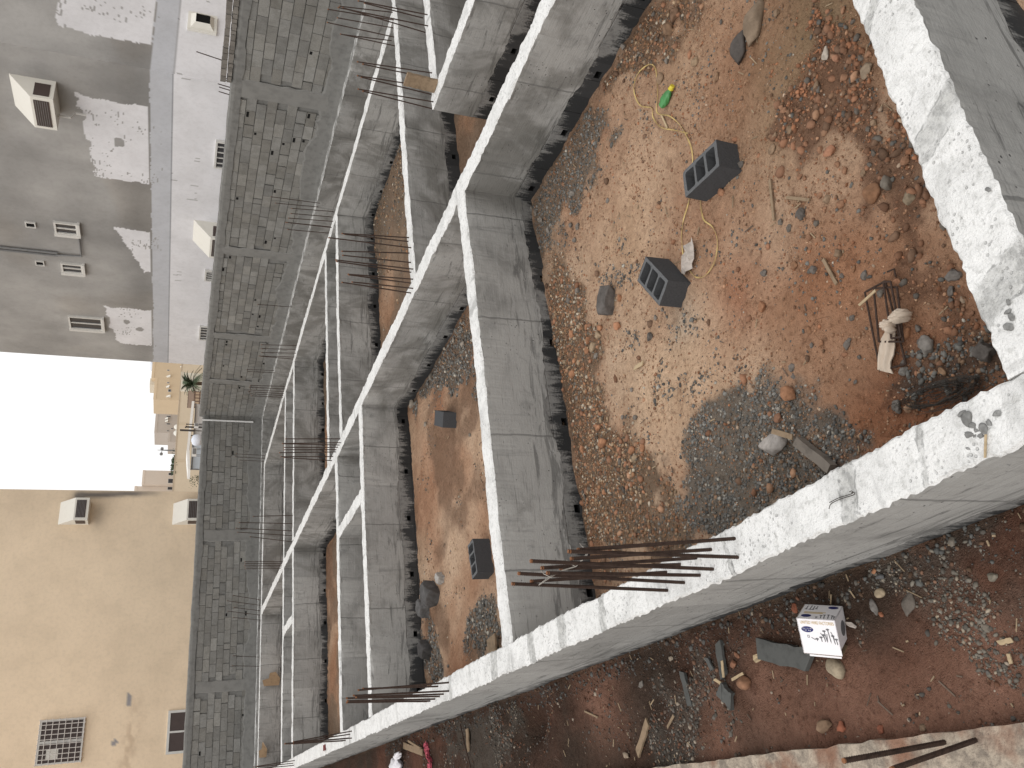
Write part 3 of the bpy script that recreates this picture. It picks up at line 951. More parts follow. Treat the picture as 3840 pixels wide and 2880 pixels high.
XG, YG0, YG1 = 15.5, 15.34, 29.7
GB = empty('apartment_building', (XG, YG0, -1))
tag(GB, 'tall grey plastered building with unfinished white paint patches and small windows behind the right wall', 'building')
off = np.array([XG, YG0, -1.0])
PLAS = np.array((.350, .342, .330)); PWHT = np.array((.75, .745, .765)); PBAND = np.array((.52, .53, .56))


def rag(u, z, s):
    return (fbm(u * 2.2, z * 2.2, s, 3) - .5) * .5 + (fbm(u * 9, z * 5, s + 1, 3) - .5) * .22 + (fbm(u * 5, z * 26, s + 2, 2) - .5) * .12


def face_paint(patches, seedu):
    def f(u, z):
        c = np.empty(u.shape + (3,)); c[:] = PLAS
        t = fbm(u * .55, z * .55, 80 + seedu, 4)[..., None]
        c = c * (.66 + .68 * t)
        c = c * (1 + .22 * (fbm(u * 2.1, z * 1.1, 82 + seedu, 4)[..., None] - .5))
        c = c * (1 - .24 * np.exp(-((z - 4.15) / .55) ** 2))[..., None]
        warm = sstep(.5, .68, fbm(u * .35 + 9, z * .5, 84 + seedu, 3))[..., None] * .5
        c = c * (1 - warm) + c * np.array((.98, .93, .87)) * warm
        rr = rag(u, z, 90 + seedu)
        low = z < 3.79 + rr * .16
        band = (z > 3.29) & low
        wht = (z <= 3.29)
        for (u0, u1, z0, z1, sl) in patches:
            zz1 = z1 - sl * (u - u0)
            d = np.minimum(np.minimum(u - u0, u1 - u), np.minimum(z - z0 + .3, zz1 - z))
            wht |= (d + rr * .5 > 0) & (z >= 3.83) & (u > u0 - .1) & (u < u1 + .1)
        st = fbm(u * 9, z * 60, 95, 2) * .5 + fbm(u * 1.3, z * 1.3, 97, 3) * .5
        hole = (st > .70) & (z > 3.5) & (fbm(u * .6, z * .6, 93, 2) > .45)
        hole |= (fbm(u * 26, z * 3, 98, 2) > .83) & (z < 3.3) & (z > 2.6) & (fbm(u * .8, z * .2, 99, 2) > .55)
        c[band] = PBAND * (.93 + .12 * fbm(u * 1.5, z * 1.5, 85, 3)[band][:, None])
        c[wht] = PWHT * (.92 + .13 * fbm(u * 1.1, z * 1.1, 86, 3)[wht][:, None])
        hm = hole & (band | wht)
        c[hm] = PLAS * .95
        ln = (np.abs(z - 3.29) < .02) | ((np.abs(z - 3.82) < .012) & (band | wht))
        c[ln & (band | wht)] *= .55
        for (pu, pz, pr, pq) in ((17.95, 4.52, .17, .13), (26.9, 4.62, .16, .10), (27.35, 4.22, .14, .13)):
            if seedu == 0:
                m = ((u - pu) / pr) ** 2 + ((z - pz) / pq) ** 2 < 1 + (fbm(u * 12, z * 12, 88, 2) - .5)
                c[m & wht] = PLAS * .95
        return c
    return f


w1 = wall_grid('wall', YG0, YG1, 1.0, 12, .028, lambda U, Z: np.stack([U * 0 + XG, U, Z], -1) - off,
               face_paint([(16.55, 19.45, 3.83, 5.30, .05), (21.6, 23.7, 3.83, 4.75, .35), (26.0, 28.5, 3.83, 5.25, .12)], 0), 'render', GB)
w2 = wall_grid('wall', XG, 27, 1.0, 12, .04, lambda U, Z: np.stack([U, U * 0 + YG0, Z], -1) - off,
               face_paint([(16.3, 27, 3.83, 5.75, -.04)], 3), 'render', GB)
b = MB()
X2, Z2 = 27 - XG, 13.0
b.add([(0, YG1 - YG0, 0), (X2, YG1 - YG0, 0), (X2, YG1 - YG0, Z2), (0, YG1 - YG0, Z2)], [(0, 1, 2, 3)], 0, PLAS)
b.add([(X2, 0, 0), (X2, YG1 - YG0, 0), (X2, YG1 - YG0, Z2), (X2, 0, Z2)], [(0, 1, 2, 3)], 0, PLAS)
b.build('wall', 'render', GB, color=True)
b = MB(); b.box((-.03, -.03, Z2), (X2, YG1 - YG0 + .03, Z2 + .5), 0, PLAS); b.build('parapet', 'render', GB, color=True)


def gwin(y0, y1, z0, z1, grid=False, mull=2, recess=True, parent=GB):
    b = MB()
    X = XG; t = .05; pr = .07
    fr = [(y0, y0 + t, z0, z1), (y1 - t, y1, z0, z1), (y0 + t, y1 - t, z1 - t, z1), (y0 + t, y1 - t, z0, z0 + t)]
    for (a, c, d, e_) in fr: b.box(np.array((X - pr, a, d)) - off, np.array((X + .01, c, e_)) - off)
    if grid:
        n = 5
        for i in range(1, n):
            yy = y0 + (y1 - y0) * i / n
            b.box(np.array((X - pr + .01, yy - .012, z0 + t)) - off, np.array((X - pr + .035, yy + .012, z1 - t)) - off)
    else:
        for i in range(1, mull):
            yy = y0 + (y1 - y0) * i / mull
            b.box(np.array((X - pr + .012, yy - .022, z0 + t)) - off, np.array((X + .0, yy + .022, z1 - t)) - off)
        b.box(np.array((X - .12, y0 - .05, z0 - .06)) - off, np.array((X + .01, y1 + .05, z0 - .003)) - off)
        b.box(np.array((X - .09, y1 + .003, z0 - .003)) - off, np.array((X + .01, y1 + .12, z1 + .02)) - off)
    w = b.build('window', 'alu', parent)
    b = MB(); b.box(np.array((X - .03, y0 + t, z0 + t)) - off, np.array((X - .012, y1 - t, z1 - t)) - off); b.build('pane', 'glass', w)


gwin(21.58, 22.10, 5.72, 6.32)
gwin(23.62, 24.10, 5.73, 6.32)
gwin(26.75, 27.55, 5.36, 6.38)
for (a, c, d, e_) in ((17.28, 18.32, 1.9, 2.26), (23.2, 23.8, 1.95, 2.27), (26.7, 27.68, 1.95, 2.3)): gwin(a, c, d, e_, True)


def gvent(y0, y1, z0, z1):
    b = MB()
    for (a, c, d, e_) in ((y0, y0 + .03, z0, z1), (y1 - .03, y1, z0, z1), (y0 + .03, y1 - .03, z0, z0 + .03), (y0 + .03, y1 - .03, z1 - .03, z1)):
        b.box(np.array((XG - .05, a, d)) - off, np.array((XG + .01, c, e_)) - off)
    b.box(np.array((XG - .02, y0 + .03, z0 + .03)) - off, np.array((XG - .004, y1 - .03, z1 - .03)) - off, 1)
    b.build('vent', ['alu', 'dark'], GB)


gvent(21.76, 22.0, 6.78, 7.04); gvent(23.66, 23.9, 6.76, 7.0)
b = MB()
for dy in (0, .13):
    b.tube([np.array((XG - .06, 23.1 + dy, 12.5)) - off, np.array((XG - .06, 23.1 + dy, 6.35)) - off], .035, 8)
b.tube([np.array((XG - .06, 22.25, 5.72)) - off, np.array((XG - .06, 23.12, 5.72)) - off, np.array((XG - .06, 23.2, 6.4)) - off], .03, 8)
b.build('drain_pipe', 'grey_metal', GB)


def ac_cover(parent, fn, e0, e1, zt, zf, zb, dep, face_in='white_paint'):
    """wedge shaped cover: fn(d, z, e) -> xyz (d out of the wall)"""
    b = MB()
    prof = [(0, zt), (0, zb), (dep, zb), (dep, zf)]
    b.prism(prof, e0, e1, fn)
    o = b.build('ac_cover', 'white_paint', parent)
    # grilles: front and both ends, set proud with a frame
    b = MB(); f = .09
    hz = zf - zb
    q = [(e0 + f, zb + f), (e1 - f, zb + f), (e1 - f, zf - f * .6), (e0 + f, zf - f * .6)]
    v = [fn(dep + .012, z, e_) for e_, z in q] + [fn(dep - .01, z, e_) for e_, z in q]
    b.add(v, [(0, 1, 2, 3), (0, 1, 5, 4), (1, 2, 6, 5), (2, 3, 7, 6), (3, 0, 4, 7)])
    n = 7
    for es, sg in ((e0, -1), (e1, 1)):
        q = [(dep * .25, zb + f), (dep - f * .7, zb + f), (dep - f * .7, zf - f * .6), (dep * .25, zf - f * .6)]
        v = [fn(d, z, es + sg * .012) for d, z in q] + [fn(d, z, es - sg * .01) for d, z in q]
        b.add(v, [(0, 1, 2, 3), (0, 1, 5, 4), (1, 2, 6, 5), (2, 3, 7, 6), (3, 0, 4, 7)])
    b.build('vent_opening', 'brown_screen', o)
    b = MB()
    for i in range(1, n):
        z = zb + f + (hz - 1.6 * f) * i / n
        v = [fn(dep + .012, z - .006, e0 + f), fn(dep + .012, z - .006, e1 - f), fn(dep + .012, z + .006, e1 - f), fn(dep + .012, z + .006, e0 + f)]
        w = [fn(dep + .022, z - .006, e0 + f), fn(dep + .022, z - .006, e1 - f), fn(dep + .022, z + .006, e1 - f), fn(dep + .022, z + .006, e0 + f)]
        b.add(v + w, [(4, 5, 6, 7), (0, 1, 5, 4), (2, 3, 7, 6)])
    b.build('louvre', 'grey_metal', o)
    return o


fnG = lambda d, z, e_: np.array((XG - d, e_, z)) - off
ac_cover(GB, fnG, 16.22, 17.22, 6.70, 6.22, 5.76, .56)
b = MB(); b.tube([fnG(.3, 5.76, 17.0), fnG(.3, 5.5, 17.0), fnG(.12, 5.42, 17.02), fnG(.1, 5.2, 17.05)], .03, 6); b.build('drain_pipe', 'alu', GB)
ac_cover(GB, fnG, 20.75, 21.75, 2.68, 2.2, 1.75, .55)
fnG1 = lambda d, z, e_: np.array((e_, YG0 - d, z)) - off
# framed fan opening on the right hand face
b = MB()
b.box(np.array((16.98, YG0 - .06, 2.42)) - off, np.array((17.58, YG0 + .01, 3.08)) - off)
o = b.build('fan_frame', 'white_paint', GB)
b = MB()
a = [(17.05, 2.49), (17.51, 2.49), (17.51, 3.01), (17.05, 3.01)]; c = [(17.14, 2.58), (17.42, 2.58), (17.42, 2.9), (17.14, 2.9)]
v = [np.array((p, YG0 - .061, q)) - off for p, q in a] + [np.array((p, YG0 - .18, q)) - off for p, q in c]
b.add(v, [(0, 1, 5, 4), (1, 2, 6, 5), (2, 3, 7, 6), (3, 0, 4, 7)], 0)
b.add([np.array((p, YG0 - .15, q)) - off for p, q in c], [(0, 1, 2, 3)], 1)
b.build('fan_hood', ['white_paint', 'dark'], o)

# cream building
YC = 32.0
CB = empty('apartment_building', (11.27, YC, -1)); offc = np.array([11.27, YC, -1.0])
tag(CB, 'plain cream painted building with one grilled window behind the back wall', 'building')


def cream(u, z):
    c = np.empty(u.shape + (3,)); c[:] = (.80, .655, .485)
    t = fbm(u * .35, z * .35, 120, 4)[..., None]
    c = c * (.86 + .26 * t)
    lft = sstep(9, 1, u)[..., None] * .5
    c = c * (1 - lft) + c * np.array((1.10, 1.05, 1.0)) * lft
    m = np.exp(-((u - 11.12 + .05 * (z - 5)) / .10) ** 2) * sstep(2.9, 4.5, z) * sstep(6.2, 5.7, z) * (.4 + fbm(u * 4, z * 1.5, 123, 3))
    m = m + .8 * np.exp(-((u - 11.05) / .16) ** 2 - ((z - 5.95) / .16) ** 2)
    m = m + .5 * np.exp(-((u - 10.3) / .35) ** 2 - ((z - 5.25) / .22) ** 2) * fbm(u * 3, z * 2, 124, 3)
    m = np.clip(m * 1.5, 0, .85)[..., None]
    c = c * (1 - m) + np.array((.15, .145, .145)) * m
    dr = np.exp(-((z - 3.65 + .1 * (u - 2)) / .22) ** 2) * sstep(4.6, 3, u) * sstep(.45, .65, fbm(u * 3, z * 6, 125, 3)) * .4
    c = c * (1 - dr[..., None]) + np.array((.38, .25, .16)) * dr[..., None]
    f = fbm(u * 7, z * 7, 126, 3)
    peel = ((u - 3.98) / .30) ** 2 + ((z - 3.74 - .1 * (u - 4)) / .10) ** 2 < 1.5 * f
    peel |= ((u - 2.62) / .12) ** 2 + ((z - 4.07) / .11) ** 2 < 1.6 * f
    c[peel] = (.33, .31, .31)
    return c


wall_grid('wall', -14, 11.27, -1, 14, .07, lambda U, Z: np.stack([U, U * 0 + YC, Z], -1) - offc, cream, 'render', CB)
b = MB()
cc = (.78, .64, .47)
b.add([(0, 0, 0), (0, 12, 0), (0, 12, 15), (0, 0, 15)], [(0, 1, 2, 3)], 0, cc)
b.add([(0, 12, 0), (-25.2, 12, 0), (-25.2, 12, 15), (0, 12, 15)], [(0, 1, 2, 3)], 0, cc)
b.add([(-25.2, 0, 0), (-25.2, 12, 0), (-25.2, 12, 15), (-25.2, 0, 15)], [(0, 1, 2, 3)], 0, cc)
b.build('wall', 'render', CB, color=True)
b = MB(); b.box((-25.25, -.04, 15), (.04, 12, 15.4), 0, cc); b.build('parapet', 'render', CB, color=True)
fnC = lambda d, z, e_: np.array((e_, YC - d, z)) - offc
ac_cover(CB, fnC, 9.98, 10.80, 6.52, 6.0, 5.55, .55)
ac_cover(CB, fnC, 9.98, 10.80, 2.78, 2.3, 1.75, .55)
# grilled window
b = MB(); x0, x1, z0, z1 = 2.16, 3.48, 4.98, 6.26; t = .05
for (a, c, d, e_) in ((x0, x0 + t, z0, z1), (x1 - t, x1, z0, z1), (x0 + t, x1 - t, z1 - t, z1), (x0 + t, x1 - t, z0, z0 + t), ((x0 + x1) / 2 - .04, (x0 + x1) / 2 + .04, z0 + t, z1 - t)):
    b.box(np.array((a, YC - .05, d)) - offc, np.array((c, YC + .01, e_)) - offc)
w = b.build('window', 'alu', CB)
b = MB(); b.box(np.array((x0 + t, YC - .03, z0 + t)) - offc, np.array((x1 - t, YC - .01, z1 - t)) - offc)
b.box(np.array((2.3, YC - .034, 5.66)) - offc, np.array((2.62, YC - .03, 6.0)) - offc, 1)
b.build('pane', ['brown_screen', 'white_paint'], w)
b = MB()
for i in range(10):
    xx = x0 + (x1 - x0) * i / 9; b.tube([fnC(.13, z0 - .03, xx), fnC(.13, z1 + .03, xx)], .012, 5)
for i in range(8):
    zz = z0 + (z1 - z0) * i / 7; b.tube([fnC(.13, zz, x0 - .03), fnC(.13, zz, x1 + .03)], .012, 5)
b.build('grille', 'grille', w)
# lower sliding window
b = MB(); x0, x1, z0, z1 = 2.14, 3.50, 1.5, 2.48
for (a, c, d, e_) in ((x0, x0 + .08, z0, z1), (x1 - .08, x1, z0, z1), (x0 + .08, x1 - .08, z1 - .08, z1), (x0 + .08, x1 - .08, z0, z0 + t), ((x0 + x1) / 2 - .03, (x0 + x1) / 2 + .03, z0 + t, z1 - .08)):
    b.box(np.array((a, YC - .05, d)) - offc, np.array((c, YC + .01, e_)) - offc)
w = b.build('window', 'alu', CB)
b = MB(); b.box(np.array((x0 + .08, YC - .03, z0 + t)) - offc, np.array((x1 - .08, YC - .01, z1 - .08)) - offc); b.build('pane', 'brown_screen', w)
# low cream boundary wall seen over the back block wall
b = MB(); b.box((0, 0, 0), (6.0, .2, 2.72 + .0), 0, (.47, .34, .19)); o = b.build('boundary_wall', 'render', color=True, loc=(11.3, 31.6, -1)); tag(o, 'low tan boundary wall beside the cream building', 'wall')


# far houses -----------------------------------------------------------
def c1(a, b): return 480 + a * 320 / 1659, 1340 + b * 320 / 1659


def c2(a, b): return 440 + a * 360 / 1659, 1620 + b * 360 / 1659


def ext(fn, x0, y0, x1, y1, Y):          # pixel rectangle -> X range and z range on the wall plane Y
    a = onY(*fn(x0, y0), Y); c = onY(*fn(x1, y1), Y)
    return min(a[0], c[0]), max(a[0], c[0]), min(a[2], c[2]), max(a[2], c[2])


def house(label, Y, blocks, wins, acs=(), fn=c1, depth=9, group=None, extra=None):
    b0 = blocks[0]
    X0, X1, _, ZT = ext(fn, b0[0], b0[1], b0[0] + 1, b0[2], Y)
    e = empty('house', ((X0 + X1) / 2, Y, -1)); of = np.array(e.location)
    tag(e, label, 'house', group)
    for (xt, ya, yb, col, dd) in blocks:
        X0, X1, _, ZT = ext(fn, xt, ya, xt + 1, yb, Y)
        b = MB(); b.box(np.array((X0, Y + dd, -1)) - of, np.array((X1, Y + dd + depth, ZT)) - of, 0, col)
        b.box(np.array((X0 - .05, Y + dd - .06, ZT - .6)) - of, np.array((X1 + .05, Y + dd - .003, ZT + .05)) - of, 0, tuple(c * 1.08 for c in col))
        b.build('wall', 'houses', e, color=True)
    for (xa, ya, xb, yb) in wins:
        X0, X1, Z0, Z1 = ext(fn, xa, ya, xb, yb, Y)
        b = MB(); b.box(np.array((X0 - .08, Y - .08, Z0 - .08)) - of, np.array((X1 + .08, Y - .01, Z1 + .08)) - of, 0)
        w = b.build('window', 'alu', e)
        b = MB(); b.box(np.array((X0, Y - .10, Z0)) - of, np.array((X1, Y - .083, Z1)) - of, 0); b.build('pane', 'glass', w)
    for (xa, ya, xb, yb) in acs:
        X0, X1, Z0, Z1 = ext(fn, xa, ya, xb, yb, Y)
        b = MB(); b.prism([(0, Z1 + .2), (0, Z0), (.9, Z0), (.9, Z1 - .6)], X0, X1, lambda d, z, e_: np.array((e_, Y - d - .01, z)) - of)
        b.build('ac_cover', 'white_paint', e)
    return e, of


TAN = (.62, .50, .35); GRY = (.50, .45, .40); PAL = (.62, .54, .46)
h, of = house('tan flat roofed house beside the grey building edge', 210, [(530, 400, 815, TAN, 0), (487, 60, 400, TAN, -.02)],
              [(785, 625, 830, 670), (1040, 205, 1080, 235), (765, 245, 800, 262), (765, 488, 795, 505)], [(765, 365, 825, 395), (760, 752, 828, 782), (760, 560, 800, 595), (1030, 175, 1060, 200)])
X0, X1, Z0, Z1 = ext(c1, 432, 405, 525, 535, 212)
b = MB(); b.box(np.array((X0, 212, Z0 - .8)) - of, np.array((X1, 217, Z1)) - of, 0, (.62, .57, .48)); b.box(np.array((X0 + .8 * (X1 - X0) * .8, 211.8, Z0 + .25 * (Z1 - Z0))) - of, np.array((X0 + .8 * (X1 - X0), 211.99, Z0 + .7 * (Z1 - Z0))) - of, 0, (.1, .1, .1)); b.build('roof_room', 'houses', h, color=True)
X0, X1, Z0, Z1 = ext(c1, 425, 90, 485, 255, 215)
b = MB(); n = 12
for i in range(4):
    pass
prof = [(0, -.1), (.9, -.1), (1.0, .5), (.8, 1.2), (.35, 1.55), (0, 1.6)]
V = []; Fc = []
for i, (r, q) in enumerate(prof):
    for k in range(n): V.append(np.array(((X0 + X1) / 2 + (X1 - X0) * .42 * r * math.cos(6.283 * k / n), 215 + 2.2 * r * math.sin(6.283 * k / n), Z0 + (Z1 - Z0) * q / 1.6)) - of)
    if i:
        for k in range(n): Fc.append(((i - 1) * n + k, (i - 1) * n + (k + 1) % n, i * n + (k + 1) % n, i * n + k))
b.add(V, Fc); b.build('roof_tank', 'tank', h, smooth=True)
house('greyish flat roofed house with three tall windows in a row', 232, [(567, 818, 1462, GRY, 0), (790, 1462, 1645, GRY, .02)],
      [(755, 992, 833, 1016), (752, 1142, 826, 1164), (750, 1286, 820, 1308), (755, 1062, 790, 1078), (838, 1382, 876, 1398), (755, 1424, 795, 1438), (888, 1490, 918, 1502)],
      [(740, 928, 790, 962), (735, 1180, 775, 1212), (735, 1232, 775, 1262), (905, 990, 935, 1020)])
house('pale stepped house with ornate windows left of the lamp post', 250, [(445, 660, 905, PAL, 0), (300, 905, 1180, PAL, 1.5)],
      [(888, 708, 978, 748), (882, 812, 972, 884), (872, 952, 962, 1000), (1140, 862, 1165, 892), (1140, 962, 1165, 992)], fn=c2)
b = MB(); Yw = 150
a = onY(*c1(1030, 300), Yw); c = onY(*c2(1012, 1100), Yw)
b.box((0, 0, 0), (a[0] - c[0] + 16, .3, a[2] + 1), 0, (.64, .55, .42))
b.box((-.05, -.06, a[2] + .85), (a[0] - c[0] + 16.05, -.003, a[2] + 1.05), 0, (.5, .42, .32))
for i in range(12): b.box((i * 7.2, -.05, 0), (i * 7.2 + .5, -.002, a[2] + .8), 0, (.6, .51, .38))
o = b.build('boundary_wall', 'houses', color=True, loc=(c[0] - 8, Yw, -1)); tag(o, 'long beige boundary wall in front of the far houses', 'wall')
# white courtyard wall with AC unit, brown screen fence
X0, X1, Z0, Z1 = ext(c1, 1045, 292, 1300, 660, 112)
b = MB(); b.box((0, 0, 0), (X1 - X0, .25, Z1 + 1), 0, (.72, .68, .58)); b.box((X1 - X0 - 1.2, -.05, Z1 + .6), (X1 - X0 + .1, -.002, Z1 + 1.1), 0, (.6, .55, .45))
o = b.build('courtyard_wall', 'houses', color=True, loc=(X0, 112, -1)); tag(o, 'small white courtyard wall behind the palm', 'wall')
X0, X1, Z0, Z1 = ext(c1, 1085, 362, 1125, 430, 111.4)
b = MB(); b.box((0, 0, 0), (X1 - X0, .4, Z1 - Z0), 0); b.box((.08, -.02, .08), (X1 - X0 - .08, -.002, Z1 - Z0 - .08), 1)
for i in range(6): b.box((.08, -.035, .1 + i * (Z1 - Z0 - .2) / 6), (X1 - X0 - .08, -.021, .13 + i * (Z1 - Z0 - .2) / 6), 0)
o = b.build('air_conditioner', ['grey_metal', 'dark'], loc=(X0, 111.5, Z0)); tag(o, 'grey air conditioner unit on the white courtyard wall above the palm', 'air conditioner')
X0, X1, Z0, Z1 = ext(c1, 1168, 660, 1340, 982, 105)
e = empty('screen_fence', (X0, 105, -1)); tag(e, 'brown framed screen fence with tan panels right of the white pavilion', 'fence')
W = X1 - X0; ZT = Z1 + 1
b = MB(); b.box((0, 0, 0), (W, .06, ZT - .1), 0, (.5, .38, .27)); b.build('panel', 'houses', e, color=True)
b = MB()
for q in (ZT - .12, ZT - .9, ZT - 1.5, ZT - 2.2): b.box((-.05, -.05, q), (W + .05, -.003, q + .10), 0, (.16, .11, .09))
for i in range(6): b.box((W * i / 5 - .05, -.056, 0), (W * i / 5 + .05, -.006, ZT), 0, (.16, .11, .09))
b.box((-.1, -.06, ZT - .75), (W + .1, -.057, ZT - .1), 0, (.33, .25, .2)); b.build('frame', 'houses', e, color=True)

# white pavilion
YP = 95
L = onY(*c2(1215, 640), YP); Rr = onY(*c1(1240, 885), YP); A = onY(*c2(1198, 320), YP)
e = empty('pavilion', (L[0], YP, -1)); of = np.array(e.location)
tag(e, 'white roofed garden pavilion with pale blue panels behind the back wall', 'pavilion')
W = Rr[0] - L[0]; zl = L[2] + 1; za = A[2] + 1; zr = Rr[2] + 1; xa = A[0] - L[0]
b = MB()
v = [(-.2, -.5, zl), (xa, -.5, za), (W, -.5, zr), (-.1, 3, zl - .05), (xa, 3, za), (W, 3, zr)]
v2 = [(x, y, z - .28) for x, y, z in v]
b.add(v + v2, [(0, 1, 4, 3), (1, 2, 5, 4), (0, 1, 7, 6), (1, 2, 8, 7), (6, 7, 10, 9), (7, 8, 11, 10), (3, 4, 10, 9), (4, 5, 11, 10), (0, 3, 9, 6), (2, 5, 11, 8)], 0, (.78, .77, .74))
b.build('roof', 'houses', e, color=True)
b = MB(); b.box((0, .1, 0), (W * .5, .16, zl - .3)); b.build('panel', 'pav', e)
b = MB(); b.box((W * .51, .3, 0), (W, .36, zl - .4), 0, (.62, .62, .62)); b.build('back_panel', 'houses', e, color=True)
b = MB()
for x in (0, W * .5): b.box((x - .06, .02, 0), (x + .06, .095, zl - .1))
b.box((0, .02, zl - .5), (W, .09, zl - .38)); b.build('post', 'grey_metal', e)
# water tank and AC unit on stands in front of the pavilion
YT = 90
X0, X1, Z0, Z1 = ext(c2, 1290, 45, 1445, 235, YT)
n = 16; V = []; Fc = []; R0 = (X1 - X0) / 2; hh = Z1 - Z0
prof = [(0, 0), (.75, 0), (.98, .18), (1, .5), (.93, .75), (.7, .93), (.3, 1.0), (.28, 1.04), (0, 1.04)]
for i, (r, q) in enumerate(prof):
    for k in range(n): V.append((R0 * r * math.cos(6.283 * k / n), R0 * r * math.sin(6.283 * k / n), .6 + hh * q))
    if i:
        for k in range(n): Fc.append(((i - 1) * n + k, (i - 1) * n + (k + 1) % n, i * n + (k + 1) % n, i * n + k))
e = empty('water_tank', ((X0 + X1) / 2, YT, Z0 - .6)); tag(e, 'round white water tank in front of the pale blue pavilion panel', 'water tank')
me_obj('tank_body', V, Fc, 'tank', e, smooth=True)
b = MB()
for k in range(4): b.tube([(R0 * .6 * math.cos(k * 1.571 + .7), R0 * .6 * math.sin(k * 1.571 + .7), .61), (R0 * .62 * math.cos(k * 1.571 + .7), R0 * .62 * math.sin(k * 1.571 + .7), -(Z0 - .6) - .8)], .04, 6)
b.build('stand', 'grey_metal', e)


def ac_unit(fn, xa, ya, xb, yb, Y, label):
    X0, X1, Z0, Z1 = ext(fn, xa, ya, xb, yb, Y)
    e = empty('air_conditioner', (X0, Y, Z0)); tag(e, label, 'air conditioner')
    W = X1 - X0; hh = Z1 - Z0
    b = MB(); b.box((0, 0, 0), (W, .5, hh)); b.build('housing', 'alu', e)
    b = MB(); b.box((W * .1, -.03, hh * .1), (W * .9, -.003, hh * .85)); b.build('grille', 'grey_metal', e)
    b = MB()
    for x in (.04, W - .04):
        for y in (.05, .45): b.tube([(x, y, -.003), (x, y, -Z0 - .8)], .03, 6)
    b.build('stand', 'grey_metal', e)


ac_unit(c2, 1295, 270, 1365, 395, 89.5, 'white air conditioner on metal legs beside the round water tank')
ac_unit(c1, 1290, 1275, 1370, 1345, 88.5, 'air conditioner on a stand between dark poles right of the water tank')
b = None
for (xa, y, xb, lab) in ((1150, 1300, 1440, 'dark thin pole beside the second air conditioner, rightmost of the four'), (1140, 1345, 1440, 'thin dark pole second from the right near the second air conditioner'), (1125, 1360, 1440, 'dark thin pole third from the right near the second air conditioner'), (1010, 1415, 1440, 'tallest dark pole, leftmost of four, with a thick antenna tip')):
    T = onY(*c1(xa, y), 89.8); b = MB()
    b.tube([(0, 0, 0), (0, 0, T[2] + .8)], .05, 6)
    if xa == 1010: b.tube([(0, 0, T[2] + .8), (0, 0, T[2] - .7)], .11, 6)
    else: b.tube([(0, 0, T[2] + .78), (0, 0, T[2] + .9)], .08, 6)
    o = b.build('antenna_pole', 'dark_wire', loc=(T[0], 89.8, -.8)); tag(o, lab, 'pole')
# white dome tanks above the boundary wall
for i, (ya, yb, xa, lab) in enumerate(((1215, 1330, 905, 'white rounded dish dome above the beige boundary wall, right one'), (1330, 1455, 895, 'white rounded dish dome above the beige boundary wall, left one'))):
    X0, X1, Z0, Z1 = ext(c1, xa, ya, 1010, yb, 155)
    V = []; Fc = []; n = 16; R0 = (X1 - X0) / 2
    for i2, (r, q) in enumerate(((1, -3.5), (1, .1), (.97, .4), (.8, .75), (.5, .95), (.15, 1.02), (0, 1.03))):
        for k in range(n): V.append((R0 * r * math.cos(6.283 * k / n), R0 * r * math.sin(6.283 * k / n), (Z1 - Z0) * max(q, 0) + (-1 - Z0 if q < 0 else 0)))
        if i2:
            for k in range(n): Fc.append(((i2 - 1) * n + k, (i2 - 1) * n + (k + 1) % n, i2 * n + (k + 1) % n, i2 * n + k))
    o = me_obj('storage_tank', V, Fc, 'white_paint', None, loc=((X0 + X1) / 2, 157, Z0), smooth=True); tag(o, lab, 'tank')
# lamp post
YL = 190
B = onY(*c2(1140, 325), YL); T = onY(*c2(690, 320), YL)
e = empty('street_lamp', (B[0], YL, -1)); tag(e, 'tall street lamp with two round heads against the white sky', 'street lamp')
b = MB(); b.tube([(0, 0, 0), (0, 0, (T[2] + 1) * .75), (0, 0, T[2] + 1)], [.26, .18, .05], 8); b.build('pole', 'grey_metal', e)
for (xx, yy) in ((775, 288), (760, 380)):
    q = onY(*c2(xx, yy), YL); dx = q[0] - B[0]
    b = MB(); b.tube([(0, 0, q[2] + .9), (dx, 0, q[2] + 1.02)], .07, 6); arm = b.build('arm', 'grey_metal', e)
    b = MB(); b.tube([(dx, 0, q[2] + .7), (dx, 0, q[2] + .8), (dx, 0, q[2] + 1.2), (dx, 0, q[2] + 1.35)], [.2, .34, .34, .15], 10); b.build('lamp_head', 'grey_metal', arm)


# palm and shrubs
def palm(x, y, z0, h, L, n, label):
    e = empty('palm_tree', (x, y, z0)); tag(e, label, 'palm tree')
    b = MB(); b.tube([(0, 0, 0), (.05, 0, h * .5), (0, 0, h)], [.3, .25, .28], 8); b.build('trunk', 'trunk', e)
    r = np.random.RandomState(5); V = MB()
    for i in range(n):
        a = 6.283 * i / n + r.rand() * .4; el = .1 + 1.2 * r.rand(); pts = []
        for t in np.linspace(0, 1, 8):
            rad = L * (t * math.cos(el) + .15 * t * t); zz = h + L * (t * math.sin(el) - .75 * t * t * (1.1 - el * .5))
            pts.append(Vector((rad * math.cos(a), rad * math.sin(a), zz)))
        side = Vector((-math.sin(a), math.cos(a), 0))
        for k in range(len(pts) - 1):
            for m_ in range(3):
                p = pts[k].lerp(pts[k + 1], m_ / 3)
                d = (pts[k + 1] - pts[k]).normalized()
                for sg in (-1, 1):
                    l = L * .28 * (1 - abs(k / 7 - .4))
                    q = p + (side * sg * .8 + d * .7 + Vector((0, 0, -.25 + .2 * r.rand()))).normalized() * l
                    wv = d * .06
                    V.add([p - wv, p + wv, q], [(0, 1, 2)])
        V.tube([tuple(p) for p in pts], .018, 4)
    V.build('crown', 'leaf', e)


def ptop(fn, a, bb, Y): return onY(*fn(a, bb), Y)


q = ptop(c1, 1255, 505, 106); palm(q[0], 106, -1, q[2] + .9, 2.4, 30, 'small palm tree with grey green fronds behind the block wall')


